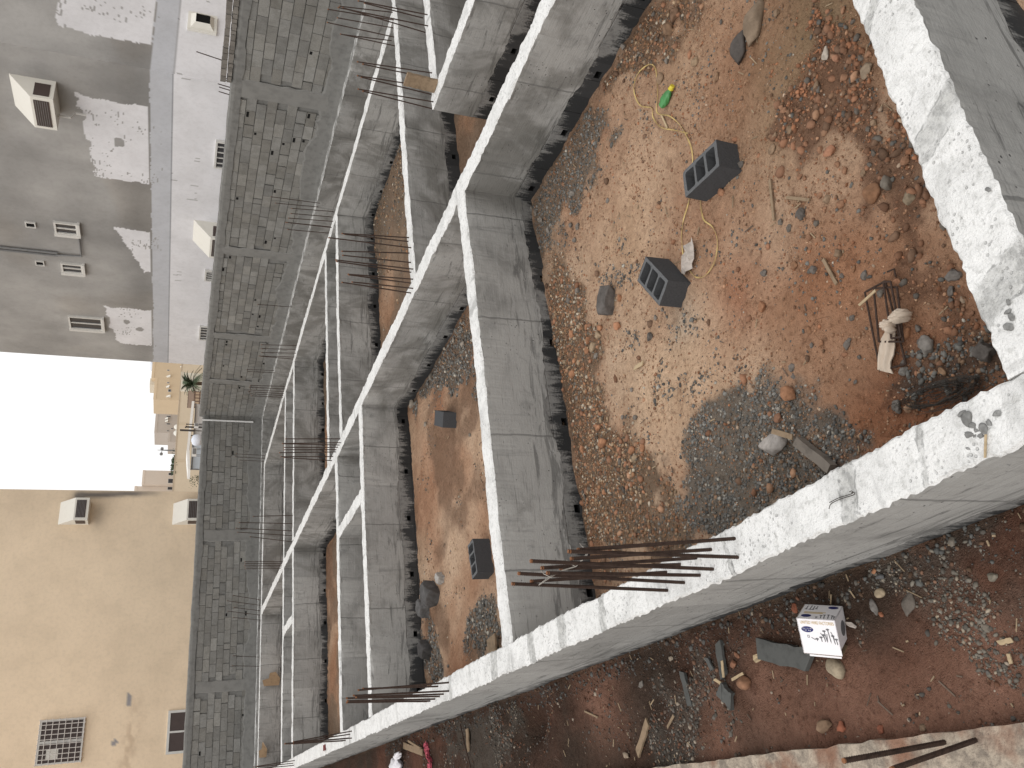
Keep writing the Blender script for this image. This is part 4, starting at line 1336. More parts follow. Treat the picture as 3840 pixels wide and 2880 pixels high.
def shrub(x, y, z0, w, h, n, name, label, seed):
    e = empty(name, (x, y, z0)); tag(e, label, 'shrub')
    r = np.random.RandomState(seed); b = MB()
    for i in range(5):
        b.tube([(0, 0, 0), (r.randn() * w * .2, r.randn() * w * .2, h * .7)], .02, 4)
    b.build('stem', 'trunk', e); b = MB()
    for i in range(n):
        p = np.array([r.randn() * w * .3, r.randn() * w * .3, h * (.35 + .6 * r.rand())]); s = (.05 + .06 * r.rand()) * (w / .9) ** .7
        d1 = r.randn(3); d1 /= np.linalg.norm(d1); d2 = np.cross(d1, r.randn(3)); d2 /= np.linalg.norm(d2)
        b.add([p - d1 * s, p + d2 * s * .5, p + d1 * s, p - d2 * s * .5], [(0, 1, 2, 3)])
    b.build('foliage', 'leaf', e)


q = ptop(c2, 1300, 835, 96); shrub(q[0], 96, -1, 1.1, q[2] + 1.5, 170, 'shrub', 'little bush beside the cream building edge', 1)
q = ptop(c2, 985, 590, 152); shrub(q[0], 152, 3.0, 3.2, q[2] - 2.4, 420, 'shrub', 'dark bush peeping over the beige boundary wall', 2)
q = ptop(c2, 1000, 520, 152); shrub(q[0] + 1.0, 152.5, 3.0, 2.6, q[2] - 2.6, 220, 'shrub', 'sparser bush right of the dark one on the beige boundary wall', 3)

# ------------------------------------------------------------------ loose things
ICO = {}


def ico(sub):
    if sub not in ICO:
        bm = bmesh.new(); bmesh.ops.create_icosphere(bm, subdivisions=sub, radius=1.0)
        ICO[sub] = (np.array([v.co[:] for v in bm.verts]), np.array([[v.index for v in f.verts] for f in bm.faces])); bm.free()
    return ICO[sub]


def rock_geo(seed, rough=.12, cuts=15, sub=3, cutd=.56, boxy=False):
    v, f = ico(4 if boxy else sub); v = v.copy()
    if boxy:
        v = np.clip(v * 1.45, -1, 1); cuts = 4; cutd = 1.0
    r = np.random.RandomState(seed)
    for i in range(cuts):
        n = r.randn(3); n /= np.linalg.norm(n); d = cutd + .30 * r.rand()
        s = v @ n - d
        v -= np.outer(np.maximum(s, 0), n) * .95
    nn = v / np.linalg.norm(v, axis=1)[:, None]
    disp = (fbm(v[:, 0] * 3 + 9 + seed % 17, v[:, 1] * 3 + v[:, 2] * 2.3, seed % 50, 4) - .5) * rough * 2 + (vn(v[:, 0] * 11 + v[:, 2] * 7, v[:, 1] * 11 + v[:, 2] * 5, seed % 31) - .5) * rough * .5
    v = v + nn * disp[:, None]
    return v / np.abs(v).max(0), f


ROCKN = [0]


def rock(px, py, size, col, label, group=None, asp=(1, .8, .6), z=None, rough=.13, cat='stone', sub=3, name='stone', sink=.28, yaw=None, cutd=.56, zoff=0):
    ROCKN[0] += 1; sd = ROCKN[0] * 13 + 5
    zz = -.75 if z is None else z
    p = gp(px, py, zz)
    if z is None:
        for _ in range(3):
            zz = zg1(p[0], p[1]); p = gp(px, py, zz)
    v, f = rock_geo(sd, rough, 15, sub, cutd, name == 'broken_block')
    r = np.random.RandomState(sd)
    a = r.rand() * 6.28 if yaw is None else yaw
    v = v * np.array(asp) * size * .5
    ca, sa = math.cos(a), math.sin(a)
    v = np.stack([v[:, 0] * ca - v[:, 1] * sa, v[:, 0] * sa + v[:, 1] * ca, v[:, 2]], 1)
    jit = .9 + .2 * r.rand()
    dust = np.array((.27, .195, .14)) if (z is None and py < 1900) else np.array((.14, .10, .075))
    base = (np.array(col) * .80 + (dust if z is None else np.array((.4, .4, .39))) * .20) * jit
    t = fbm(v[:, 0] / size * 5 + sd, v[:, 1] / size * 5 + v[:, 2] / size * 4, 5, 3)[:, None]
    cols = base * (.62 + .76 * t)
    h = -v[:, 2].min()
    o = fast_mesh(name, v, f, 'stone', cols)
    o.location = (p[0], p[1], zz + h * (1 - 2 * sink) + zoff)
    tag(o, label, cat, group)
    return o


GRY1 = (.19, .18, .165); DKG = (.10, .098, .095); ORG = (.40, .19, .10); BRN = (.25, .15, .09); TANS = (.36, .27, .18); BEI = (.40, .33, .24); OLV = (.22, .18, .125); RED = (.27, .09, .05); LGT = (.40, .39, .37)
NOA = None


def sz(px, dist_t): return px * K * dist_t / F


def R1(tx, ty, a, b, s, col, label, group=None, asp=(1, .8, .6), z=None, ax=None, **k):
    x, y = P(tx, ty, a, b)
    if ax:                                # long axis seen from ax[0] to ax[1]
        q0 = gp(*P(tx, ty, *ax[0]), -.75); q1 = gp(*P(tx, ty, *ax[1]), -.75)
        k['yaw'] = math.atan2(q1[1] - q0[1], q1[0] - q0[0])
    d = float(np.linalg.norm(gp(x, y, -.75) - np.array([0, 0, H])) * F / math.sqrt((x - CX) ** 2 + (y - CY) ** 2 + F * F))
    return rock(x, y, s * K * d / F * (.92 if s < 100 else 1.0), col, label, group, asp, z, **k)


# single ones first
R1(1920, 0, 1590, 160, 305, (.23, .175, .125), 'largest long grey brown boulder at the right edge of the near pit', asp=(1.05, .5, .42), ax=((1620, 20), (1560, 300)))
R1(1920, 0, 1490, 310, 225, (.06, .064, .068), 'dark slate coloured tapering stone beside the long boulder', asp=(1, .52, .5), ax=((1500, 180), (1480, 400)))
R1(1920, 0, 1060, 100, 105, (.21, .125, .08), 'brown earth clod by the foot of the long middle beam, upper one', rough=.2, name='clod')
R1(1920, 0, 1030, 185, 120, (.23, .14, .085), 'brown earth clod by the foot of the long middle beam, lower one', rough=.2, name='clod')
R1(1920, 0, 970, 505, 95, (.27, .185, .12), 'squarish tan stone inside the yellow strap loop next to the green bottle')
R1(1920, 0, 1330, 500, 75, BRN, 'small brown clod right of the green bottle', rough=.22, name='clod')
R1(1920, 0, 1195, 400, 80, (.33, .235, .15), 'crumbled pale brown clod between the bottle and the dark slate stone', rough=.3, name='clod')
R1(1920, 0, 395, 1250, 90, GRY1, 'flat grey stone in the gravel below the long middle beam', asp=(1, .55, .4))
R1(1920, 0, 1365, 1245, 75, (.33, .16, .09), 'orange brown stone touching the larger hollow block')
R1(1920, 0, 1490, 1065, 65, DKG, 'dark block chip at the lower corner of the larger hollow block')
R1(1920, 960, 640, 290, 195, (.078, .082, .086), 'broken half of a dark concrete block lying near the second hollow block', asp=(1, .62, .55), rough=.10, cat='block piece', name='broken_block', ax=((645, 200), (630, 380)), cutd=.5)
R1(1920, 960, 702, 272, 58, ORG, 'small orange stone beside the broken dark block piece', asp=(1, .65, .6))
R1(1920, 960, 690, 450, 80, (.42, .2, .11), 'lone orange stone below the broken dark block piece', asp=(1, .8, .7))
R1(1920, 960, 1110, 240, 38, ORG, 'little orange stone at the corner of the second hollow block')
R1(1920, 960, 1625, 330, 95, (.36, .17, .09), 'reddish clod with a dark hollow under it in the middle of the near pit', rough=.2, name='clod')
R1(1920, 960, 1640, 110, 70, DKG, 'dark gravel lump right of the white scrap', rough=.25)
R1(1920, 960, 900, 520, 80, (.10, .10, .10), 'dark crumbled mortar lump in the middle of the near pit', rough=.35, name='mortar_lump')
R1(2880, 0, 690, 1255, 140, (.30, .15, .08), 'large orange brown stone near the white near beam', asp=(1, .8, .7))
R1(2880, 0, 785, 1185, 110, (.17, .16, .14), 'angular grey stone leaning on the large orange brown stone', asp=(1, .8, .8))
R1(2880, 0, 925, 1285, 110, OLV, 'olive grey stone left of the large orange brown stone by the near beam')
R1(2880, 0, 405, 985, 100, (.36, .17, .10), 'pinkish orange cube like stone in the pebbly soil')
R1(2880, 0, 450, 385, 80, (.37, .18, .11), 'orange stone next to the pale triangular chip')
R1(2880, 0, 375, 350, 105, (.46, .42, .36), 'pale triangular stone chip in the brown soil', asp=(1, .6, .25), cat='stone chip')
R1(2880, 0, 640, 460, 120, (.27, .21, .15), 'flat grey brown stone against the near beam', asp=(1, .8, .35))
R1(2880, 0, 225, 1380, 100, (.10, .10, .10), 'dark grey mortar clod right of the two thin sticks', rough=.35, name='mortar_lump')
R1(2880, 960, 145, 895, 125, (.31, .145, .075), 'orange brown stone at the top of the grey gravel heap', asp=(1, .85, .7))
R1(2880, 960, 75, 1050, 80, (.28, .14, .085), 'brown stone on the grey gravel heap', asp=(1, .85, .7))
R1(2880, 960, 65, 1215, 255, (.36, .345, .33), 'big pale grey broken stone on the grey gravel heap beside the muddy timber', asp=(1, .62, .55), rough=.16, ax=((0, 1230), (165, 1190)))
R1(2880, 960, 1210, 130, 125, (.19, .185, .18), 'lumpy grey mortar clod under the patched corner of the near beam', rough=.32, name='mortar_lump')
R1(2880, 960, 1195, 225, 80, (.14, .135, .13), 'smaller dark grey mortar clod below the lumpy one', rough=.3, name='mortar_lump')
R1(2880, 960, 1035, 575, 140, (.23, .225, .215), 'round grey mortar lump left of the wire tangle', rough=.25, name='mortar_lump')
R1(2880, 960, 845, 168, 70, (.28, .13, .07), 'brown stone at the corner of the steel stirrups')
R1(2880, 960, 905, 505, 95, (.36, .17, .085), 'orange potato shaped stone on the edge of the steel stirrups', asp=(1, .62, .6), rough=.09, cutd=.74)
R1(2880, 960, 885, 750, 85, (.24, .24, .23), 'pale grey lump at the lower corner of the steel stirrups', rough=.2)
R1(2880, 960, 735, 240, 70, (.17, .165, .15), 'grey stone inside the steel stirrups')
R1(2880, 960, 1130, 748, 90, (.28, .17, .10), 'tan flat clod on the wire tangle', asp=(1, .6, .35), rough=.2, name='clod')
R1(2880, 960, 845, 975, 105, (.13, .13, .125), 'dark grey gravelly lump near the broad white beam', rough=.25, name='mortar_lump')
R1(2880, 960, 912, 985, 80, (.33, .2, .125), 'tan clod stuck to the dark gravelly lump', rough=.2, name='clod')
R1(2880, 960, 1425, 625, 130, (.10, .10, .10), 'dark block piece in the pit corner under the beam junction', asp=(1, .8, .8), cat='block piece', name='broken_block')
R1(1920, 1920, 1520, 1105, 110, (.30, .155, .09), 'rounded orange brown stone beside the layered slate board', asp=(1, .85, .8), rough=.09, cutd=.74)
R1(1920, 1920, 1440, 985, 75, (.26, .12, .07), 'reddish stone right of the narrow slate strip, left one')
R1(1920, 1920, 1465, 925, 60, (.28, .13, .075), 'reddish stone right of the narrow slate strip, pointed one')
R1(1920, 1920, 1035, 948, 50, (.30, .255, .2), 'small tan stone at the foot of the broad white beam')
R1(1920, 1920, 745, 1575, 80, (.30, .24, .18), 'tan stone at the lower picture edge of the dark trench', asp=(1, .55, .5))
R1(1920, 1920, 840, 1115, 80, GRY1, 'flat grey shard in the dark trench', asp=(1, .55, .3))
R1(2880, 1920, 455, 1010, 150, (.38, .32, .23), 'rounded beige stone against the nail carton', asp=(1, .8, .7), rough=.08, cutd=.76)
R1(2880, 1920, 735, 525, 90, (.36, .29, .20), 'rounded beige stone near the foot of the broad white beam', asp=(1, .75, .7), rough=.08, cutd=.76)
R1(2880, 1920, 915, 600, 170, (.15, .135, .12), 'flat grey slab stone in the trench gravel', asp=(1, .7, .3))
R1(2880, 1920, 690, 620, 120, (.21, .2, .19), 'long grey shard beside the flat slab stone', asp=(1, .45, .3))
R1(2880, 1920, 730, 420, 75, (.10, .11, .12), 'blue grey block chip at the foot of the broad white beam', asp=(1, .6, .6), cat='stone chip')
R1(2880, 1920, 690, 385, 50, ORG, 'small orange stone at the foot of the broad white beam')
R1(2880, 1920, 735, 662, 48, (.33, .13, .07), 'small orange stone by the long grey shard')
R1(2880, 1920, 1195, 190, 75, (.22, .2, .17), 'grey stone in the trench near the right picture edge, upper one')
R1(2880, 1920, 1460, 420, 85, (.23, .21, .17), 'grey tan stone in the trench near the lower right corner')
R1(2880, 1920, 1415, 750, 85, (.24, .215, .18), 'pale flat stone in the trench gravel patch', asp=(1, .7, .4))
R1(2880, 1920, 375, 1390, 130, (.26, .17, .11), 'brown pointed stone by the rough slab edge', asp=(1, .6, .6))
R1(2880, 1920, 485, 1390, 95, RED, 'red clod by the rough slab edge, left one', rough=.22, name='clod')
R1(2880, 1920, 735, 1410, 70, (.25, .085, .05), 'red clod by the rough slab edge, right one', rough=.22, name='clod')
R1(2880, 1920, 1010, 1395, 65, (.22, .15, .10), 'small brown stone by the rough slab edge')
R1(2880, 1920, 180, 622, 75, RED, 'red clod between the broad beam and the nail carton', rough=.25, name='clod')
# groups of look-alikes
for a, b_, s in ((578, 465, 70), (565, 512, 75), (498, 548, 60), (530, 592, 80), (490, 612, 60), (400, 765, 85), (345, 690, 50), (408, 682, 48), (435, 690, 50), (390, 505, 65), (440, 460, 50), (490, 462, 55)):
    R1(1920, 960, a, b_, s, ORG if (a + b_) % 3 else TANS, 'orange tan stone in the strewn band below the dark footing of the near cross beam', 'orange stones along the near cross beam', asp=(1, .7, .6), rough=.12, cutd=.66)
for a, b_, s in ((570, 862, 55), (325, 1003, 50), (578, 1062, 50), (565, 1112, 60), (597, 1212, 100), (782, 1260, 75), (850, 1240, 68), (800, 1312, 75), (635, 1235, 40), (460, 1250, 60), (857, 1530, 38), (600, 1530, 45), (1010, 1610, 50)):
    R1(1920, 960, a, b_, s, ORG if (a + b_) % 4 else TANS, 'orange stone between the band of strewn stones and the grey gravel heap', 'scattered orange stones left of the gravel heap', asp=(1, .65, .6), rough=.12, cutd=.66)
for a, b_, s in ((425, 225, 52), (382, 195, 45), (550, 648, 58), (780, 866, 44), (805, 1045, 50), (720, 1045, 45), (425, 920, 45), (300, 550, 50), (370, 262, 45), (610, 330, 40), (980, 350, 40), (935, 400, 45), (675, 140, 35)):
    R1(1920, 960, a, b_, s, GRY1, 'small grey stone on the sandy soil of the near pit below the cross beam', 'small grey stones below the near cross beam')
for a, b_, s in ((410, 1555, 50), (625, 1300, 42), (195, 1430, 60), (160, 1380, 55), (130, 1350, 45), (385, 1460, 50), (430, 1470, 60), (240, 1490, 60), (1010, 390, 60), (725, 305, 60)):
    R1(1920, 0, a, b_, s, GRY1, 'small grey stone in the gravel at the foot of the long middle beam', 'small grey stones below the long middle beam')
for a, b_, s in ((340, 970, 70), (500, 500, 70), (900, 1042, 85), (210, 1147, 60), (240, 1160, 45), (800, 800, 70), (320, 562, 75), (460, 1640, 85), (35, 970, 80), (50, 880, 65), (530, 395, 60), (490, 300, 45), (655, 355, 58), (620, 1120, 60), (455, 1065, 60), (500, 1110, 65), (270, 1540, 60), (720, 1540, 45), (150, 575, 50), (690, 795, 60), (400, 120, 60), (540, 140, 50), (60, 90, 70), (495, 70, 60), (390, 1290, 75), (340, 1270, 65), (475, 1330, 90), (370, 1360, 45), (150, 840, 70), (90, 700, 60), (110, 720, 65)):
    R1(2880, 0, a, b_, s, (.30, .155, .09) if (a * 7 + b_) % 3 else (.25, .17, .11), 'reddish brown stone in the pebbly soil along the near white beam', 'reddish stones along the near beam', rough=.13)
for a, b_, s in ((605, 375, 62), (320, 1447, 60), (1140, 1470, 70), (85, 1440, 55), (140, 1480, 60), (690, 995, 45), (650, 840, 45), (555, 140, 45), (580, 720, 60), (660, 1070, 45)):
    R1(2880, 0, a, b_, s, (.13, .122, .11), 'dark grey stone in the pebbly soil along the near white beam', 'dark stones along the near beam')
for a, b_, s in ((625, 130, 70), (980, 470, 70), (1065, 712, 50), (550, 400, 55), (600, 510, 45), (270, 480, 70), (350, 565, 60), (520, 580, 75), (530, 545, 50), (180, 60, 75), (300, 85, 75), (285, 580, 45), (595, 655, 45), (560, 85, 60), (480, 130, 50), (160, 720, 75), (170, 780, 60), (570, 815, 40), (985, 700, 60), (940, 640, 45), (1080, 640, 45), (1180, 600, 40), (985, 555, 50), (1190, 290, 60), (1000, 185, 45), (880, 690, 60)):
    R1(2880, 960, a, b_, s, (.13, .125, .12) if (a + b_) % 3 else (.28, .14, .075), 'small dark lump on the red soil around the steel stirrups', 'small lumps around the steel stirrups', rough=.2)
for i, (a, b_, s) in enumerate(((1300, 1060, 95), (1265, 1025, 60), (1330, 1100, 60), (1410, 1120, 75), (1310, 1160, 65), (1360, 1130, 45), (1440, 1080, 50), (1385, 1165, 45), (1490, 1020, 60), (1310, 1245, 45), (1345, 1170, 40))):
    R1(2880, 960, a, b_, s, (.22, .22, .215), 'grey rubble bit lying on the broad white beam corner', 'rubble on the beam corner', asp=(1, .7, .5), z=.0, sink=.15, rough=.18)
for a, b_, s in ((1580, 395, 60), (1560, 360, 50), (1570, 462, 75), (1545, 455, 40), (1430, 1230, 45), (1560, 300, 40)):
    R1(2880, 960 if a != 1430 else 0, a, b_, s, (.20, .20, .195), 'grey mortar crumb on the white top of the near beam', 'crumbs on the near beam', asp=(1, .6, .35), z=.0, sink=.2, rough=.2)
# second pit
for a, b_, s, col, lab in ((1205, 430, 75, LGT, 'pale broken block piece at the top of the rubble in the second pit'), (1165, 530, 150, (.09, .095, .10), 'largest dark broken block piece in the second pit'), (1110, 620, 110, (.14, .145, .15), 'grey slanting broken block piece in the second pit'), (1118, 890, 105, (.07, .075, .08), 'dark slab like block piece by the footing in the second pit')):
    R1(960, 1920, a, b_, s * 1.15, col, lab, asp=(1, .75, .75), cat='block piece', name='broken_block', rough=.14, cutd=.5, yaw=.9)
for a, b_, s in ((1285, 545, 45), (1345, 572, 60), (1250, 655, 30), (1300, 490, 35), (1140, 780, 60), (1015, 960, 70), (1225, 600, 35), (1105, 1090, 45), (1390, 1160, 35), (1200, 860, 40)):
    R1(960, 960, a, b_, s, (.30, .27, .23) if a % 2 else (.17, .16, .14), 'small stone on the soil of the second pit', 'small stones in the second pit')
for a, b_, s in ((1420, 870, 50), (1490, 840, 45), (1380, 700, 40), (1250, 1000, 35), (1460, 600, 50)):
    R1(960, 1920, a, b_, s, (.16, .15, .135), 'small stone on the dark gravel in the second pit corner', 'small stones in the second pit corner')


# gravel (uncountable): one mesh per material zone ------------------------
def gravel(name, regions, label, seed):
    r = np.random.RandomState(seed)
    v0, f0 = ico(1)
    VS, FS, CS = [], [], []
    base = 0
    for (x0, x1, y0, y1, n, dens, smin, smax, pal, pw) in regions:
        x = x0 + (x1 - x0) * r.rand(n); y = y0 + (y1 - y0) * r.rand(n)
        keep = r.rand(n) < dens(x, y)
        x, y = x[keep], y[keep]; n = len(x)
        if n == 0: continue
        s = smin * (smax / smin) ** (r.rand(n) ** 2.2) * .5
        z = zg(x, y)
        sc = np.stack([.75 + .5 * r.rand(n), .6 + .4 * r.rand(n), .4 + .35 * r.rand(n)], 1) * s[:, None]
        jit = 1 + (r.rand(n, 12, 1) - .5) * .55
        v = v0[None] * jit * sc[:, None, :]
        a = r.rand(n) * 6.28; tl = (r.rand(n) - .5) * 1.2
        ca, sa = np.cos(a)[:, None], np.sin(a)[:, None]; ct, st = np.cos(tl)[:, None], np.sin(tl)[:, None]
        X = v[..., 0]; Y = v[..., 1] * ct - v[..., 2] * st; Z = v[..., 1] * st + v[..., 2] * ct
        v = np.stack([X * ca - Y * sa + x[:, None], X * sa + Y * ca + y[:, None], Z + (z + sc[:, 2] * .35)[:, None]], -1)
        VS.append(v.reshape(-1, 3))
        FS.append((f0[None] + (np.arange(n) * 12)[:, None, None] + base).reshape(-1, 3)); base += n * 12
        pc = np.array(pal)[r.choice(len(pal), n, p=np.array(pw) / sum(pw))] * (.7 + .6 * r.rand(n, 1))
        CS.append(np.repeat(pc, 12, 0))
    o = fast_mesh(name, np.concatenate(VS), np.concatenate(FS), 'pebble', np.concatenate(CS))
    tag(o, label, 'gravel', kind='stuff')


GP = [(.155, .150, .138), (.105, .102, .096), (.205, .198, .182), (.24, .155, .10), (.38, .35, .30)]
BP = [(.22, .135, .08), (.30, .16, .09), (.15, .125, .1), (.36, .26, .17), (.44, .38, .3)]
OP = [(.33, .155, .085), (.26, .125, .07), (.20, .12, .075), (.12, .115, .105), (.4, .3, .22)]
room = lambda x, y: (x > 1.06) & (x < 5.48) & (y > 1.72) & (y < 6.32)
gravel('gravel', [
    (1.0, 3.6, 1.9, 6.4, 90000, lambda x, y: room(x, y) * soft(x, y, HEAP) * (.25 + .75 * sstep(.3, .55, fbm(x * 3.5, y * 3.5, 130, 3))), .006, .034, GP, [5, 3, 4, 2.2, .8]),
    (1.0, 5.5, 4.3, 6.4, 52000, lambda x, y: room(x, y) * soft(x, y, BANDD) * sstep(.28, .6, fbm(x * 2.2, y * 2.2, 131, 3)) * .9, .007, .042, BP, [3, 3, 3, 2, 1]),
    (3.9, 5.5, 1.7, 6.4, 26000, lambda x, y: room(x, y) * soft(x, y, BANDB) * .8, .008, .042, GP, [5, 4, 3, 2, .6]),
    (3.6, 5.5, 1.7, 5.0, 20000, lambda x, y: room(x, y) * soft(x, y, BANDB2) * .8, .008, .045, BP, [3, 2, 3, 1, .5]),
    (1.0, 4.6, 1.7, 3.6, 36000, lambda x, y: room(x, y) * soft(x, y, NEARC) * sstep(.3, .6, fbm(x * 2.5, y * 2.5, 132, 3)), .007, .042, OP, [4, 3, 3, 2, .6]),
    (1.0, 2.6, 1.7, 3.4, 12000, lambda x, y: room(x, y) * soft(x, y, CORNER) * .7, .008, .045, GP, [4, 4, 2, 2, .3]),
    (1.0, 5.5, 1.7, 6.4, 30000, lambda x, y: room(x, y) * sstep(.52, .72, fbm(x * 2.6, y * 2.6, 133, 4)) * .65, .006, .030, OP + GP[:3], [3, 3, 3, 2, 1, 3, 3, 2]),
    (1.6, 4.2, 3.6, 6.2, 16000, lambda x, y: room(x, y) * soft(x, y, MIDG) * sstep(.5, .66, fbm(x * 3.6, y * 3.6, 139, 4)), .006, .038, GP, [4, 5, 2, 1, .5]),
    (1.0, 5.5, 1.7, 6.4, 5200, lambda x, y: room(x, y) * .5, .006, .024, OP + GP, [3, 3, 3, 2, 1.5, 2, 2, 2, 1, 1.5]),
    (1.0, 5.5, 1.7, 6.4, 9000, lambda x, y: room(x, y) * np.clip(soft(x, y, NEARC) * .8 + soft(x, y, BANDB2) * .5 + soft(x, y, BANDD) * .35 + .05, 0, 1), .018, .075, [(.29, .15, .09), (.22, .12, .075), (.17, .105, .07), (.13, .115, .10), (.36, .21, .13)], [4, 4, 3, 1.5, 1.5]),
    (1.0, 5.5, 1.7, 6.4, 42000, lambda x, y: room(x, y) * (.12 + .88 * sstep(.40, .62, fbm(x * 4.2, y * 4.2, 138, 4))), .005, .022, [(.33, .185, .11), (.27, .145, .085), (.42, .27, .175), (.2, .12, .075)], [4, 3, 2, 2]),
], 'loose gravel and pebbles strewn over the soil of the near pit', 41)
rm2 = lambda x, y: (x > 1.06) & (x < 5.48) & (y > 6.6) & (y < 11.6)
gravel('gravel', [
    (1.0, 5.5, 6.6, 11.6, 42000, lambda x, y: rm2(x, y) * np.clip(soft(x, y, R2HEAP) + soft(x, y, R2HEAP2) + soft(x, y, R2HEAP3), 0, 1) * .8, .012, .06, GP, [5, 4, 2, 2, .8]),
    (1.0, 5.5, 6.6, 11.6, 9000, lambda x, y: rm2(x, y) * sstep(.5, .7, fbm(x * 2.2, y * 2.2, 134, 4)), .01, .04, BP + GP[:2], [3, 3, 3, 2, 1, 2, 2]),
], 'loose gravel strewn over the soil of the second pit', 42)
gravel('gravel', [
    (5.8, 12.7, 8.5, 14.6, 22000, lambda x, y: (.15 + .85 * sstep(8.6, 9.4, x + (fbm(x, y, 146, 3) - .5) * 2)) * (.3 + .7 * sstep(.35, .6, fbm(x * 1.5, y * 1.5, 135, 3))), .012, .06, BP + GP[:3], [3, 3, 3, 3, 1, 2, 2, 1]),
    (1.0, 5.5, 12.0, 13.7, 2500, lambda x, y: .5 + 0 * x, .015, .05, BP, [3, 2, 3, 2, 1]),
    (5.8, 7.3, 7.1, 8.3, 500, lambda x, y: .6 + 0 * x, .015, .06, BP, [3, 3, 3, 2, 1]),
], 'loose gravel strewn over the soil of the far pits', 43)
outm = lambda x, y: (x < .78) & (x > -.02)
gravel('gravel', [
    (-.05, .8, 1.3, 4.0, 26000, lambda x, y: outm(x, y) * soft(x, y, OUTG) * .6 * (.3 + .9 * sstep(.38, .6, fbm(x * 4, y * 4, 137, 3))), .006, .03, [(.145, .13, .11), (.20, .18, .15), (.10, .09, .078), (.19, .11, .075), (.32, .27, .21)], [4, 3, 3, 2, .8]),
    (-.05, .8, 3.5, 9.0, 16000, lambda x, y: outm(x, y) * np.clip(soft(x, y, OUTG2) + soft(x, y, OUTG3), 0, 1) * .8, .008, .04, [(.11, .098, .085), (.15, .135, .115), (.08, .07, .06), (.16, .09, .06), (.3, .25, .2)], [4, 3, 3, 2, .8]),
    (-.05, .8, 1.3, 14.0, 16000, lambda x, y: outm(x, y) * sstep(.42, .65, fbm(x * 3, y * 3, 136, 4)) * .8, .007, .035, [(.13, .065, .042), (.1, .075, .06), (.12, .11, .10), (.3, .25, .2)], [4, 3, 3, .8]),
    (.62, .82, 1.5, 14.0, 5000, lambda x, y: .45 + 0 * x, .008, .04, [(.1, .1, .095), (.12, .075, .05), (.08, .075, .07)], [3, 2, 2]),
], 'loose gravel and dirt crumbs in the dark trench outside the broad beam', 44)


def splinters():
    r = np.random.RandomState(9); b = MB()
    zones = [(1.2, 5.4, 1.8, 6.2, 210), (0.02, .78, 1.4, 8.5, 150), (1.2, 5.4, 6.7, 11.5, 110)]
    for x0, x1, y0, y1, n in zones:
        for i in range(n):
            x = x0 + (x1 - x0) * r.rand(); y = y0 + (y1 - y0) * r.rand(); l = .015 + .075 * r.rand() ** 3; a = r.rand() * 3.14
            z = zg1(x, y) + .004; ex = np.array((math.cos(a), math.sin(a), (r.rand() - .5) * .3)) * l; ey = np.array((-math.sin(a), math.cos(a), 0)) * (.003 + .006 * r.rand())
            t = .75 + .4 * r.rand(); dark = r.rand() < .3
            c = (.33 * t, .25 * t, .165 * t) if not dark else (.15 * t, .11 * t, .085 * t)
            b.obox((x, y, z), ex, ey, (0, 0, .004), 0, c)
    o = b.build('wood_splinters', 'pebble', color=True); tag(o, 'tiny wood splinters and straw bits scattered on the soil', 'splinters', kind='stuff')


splinters()


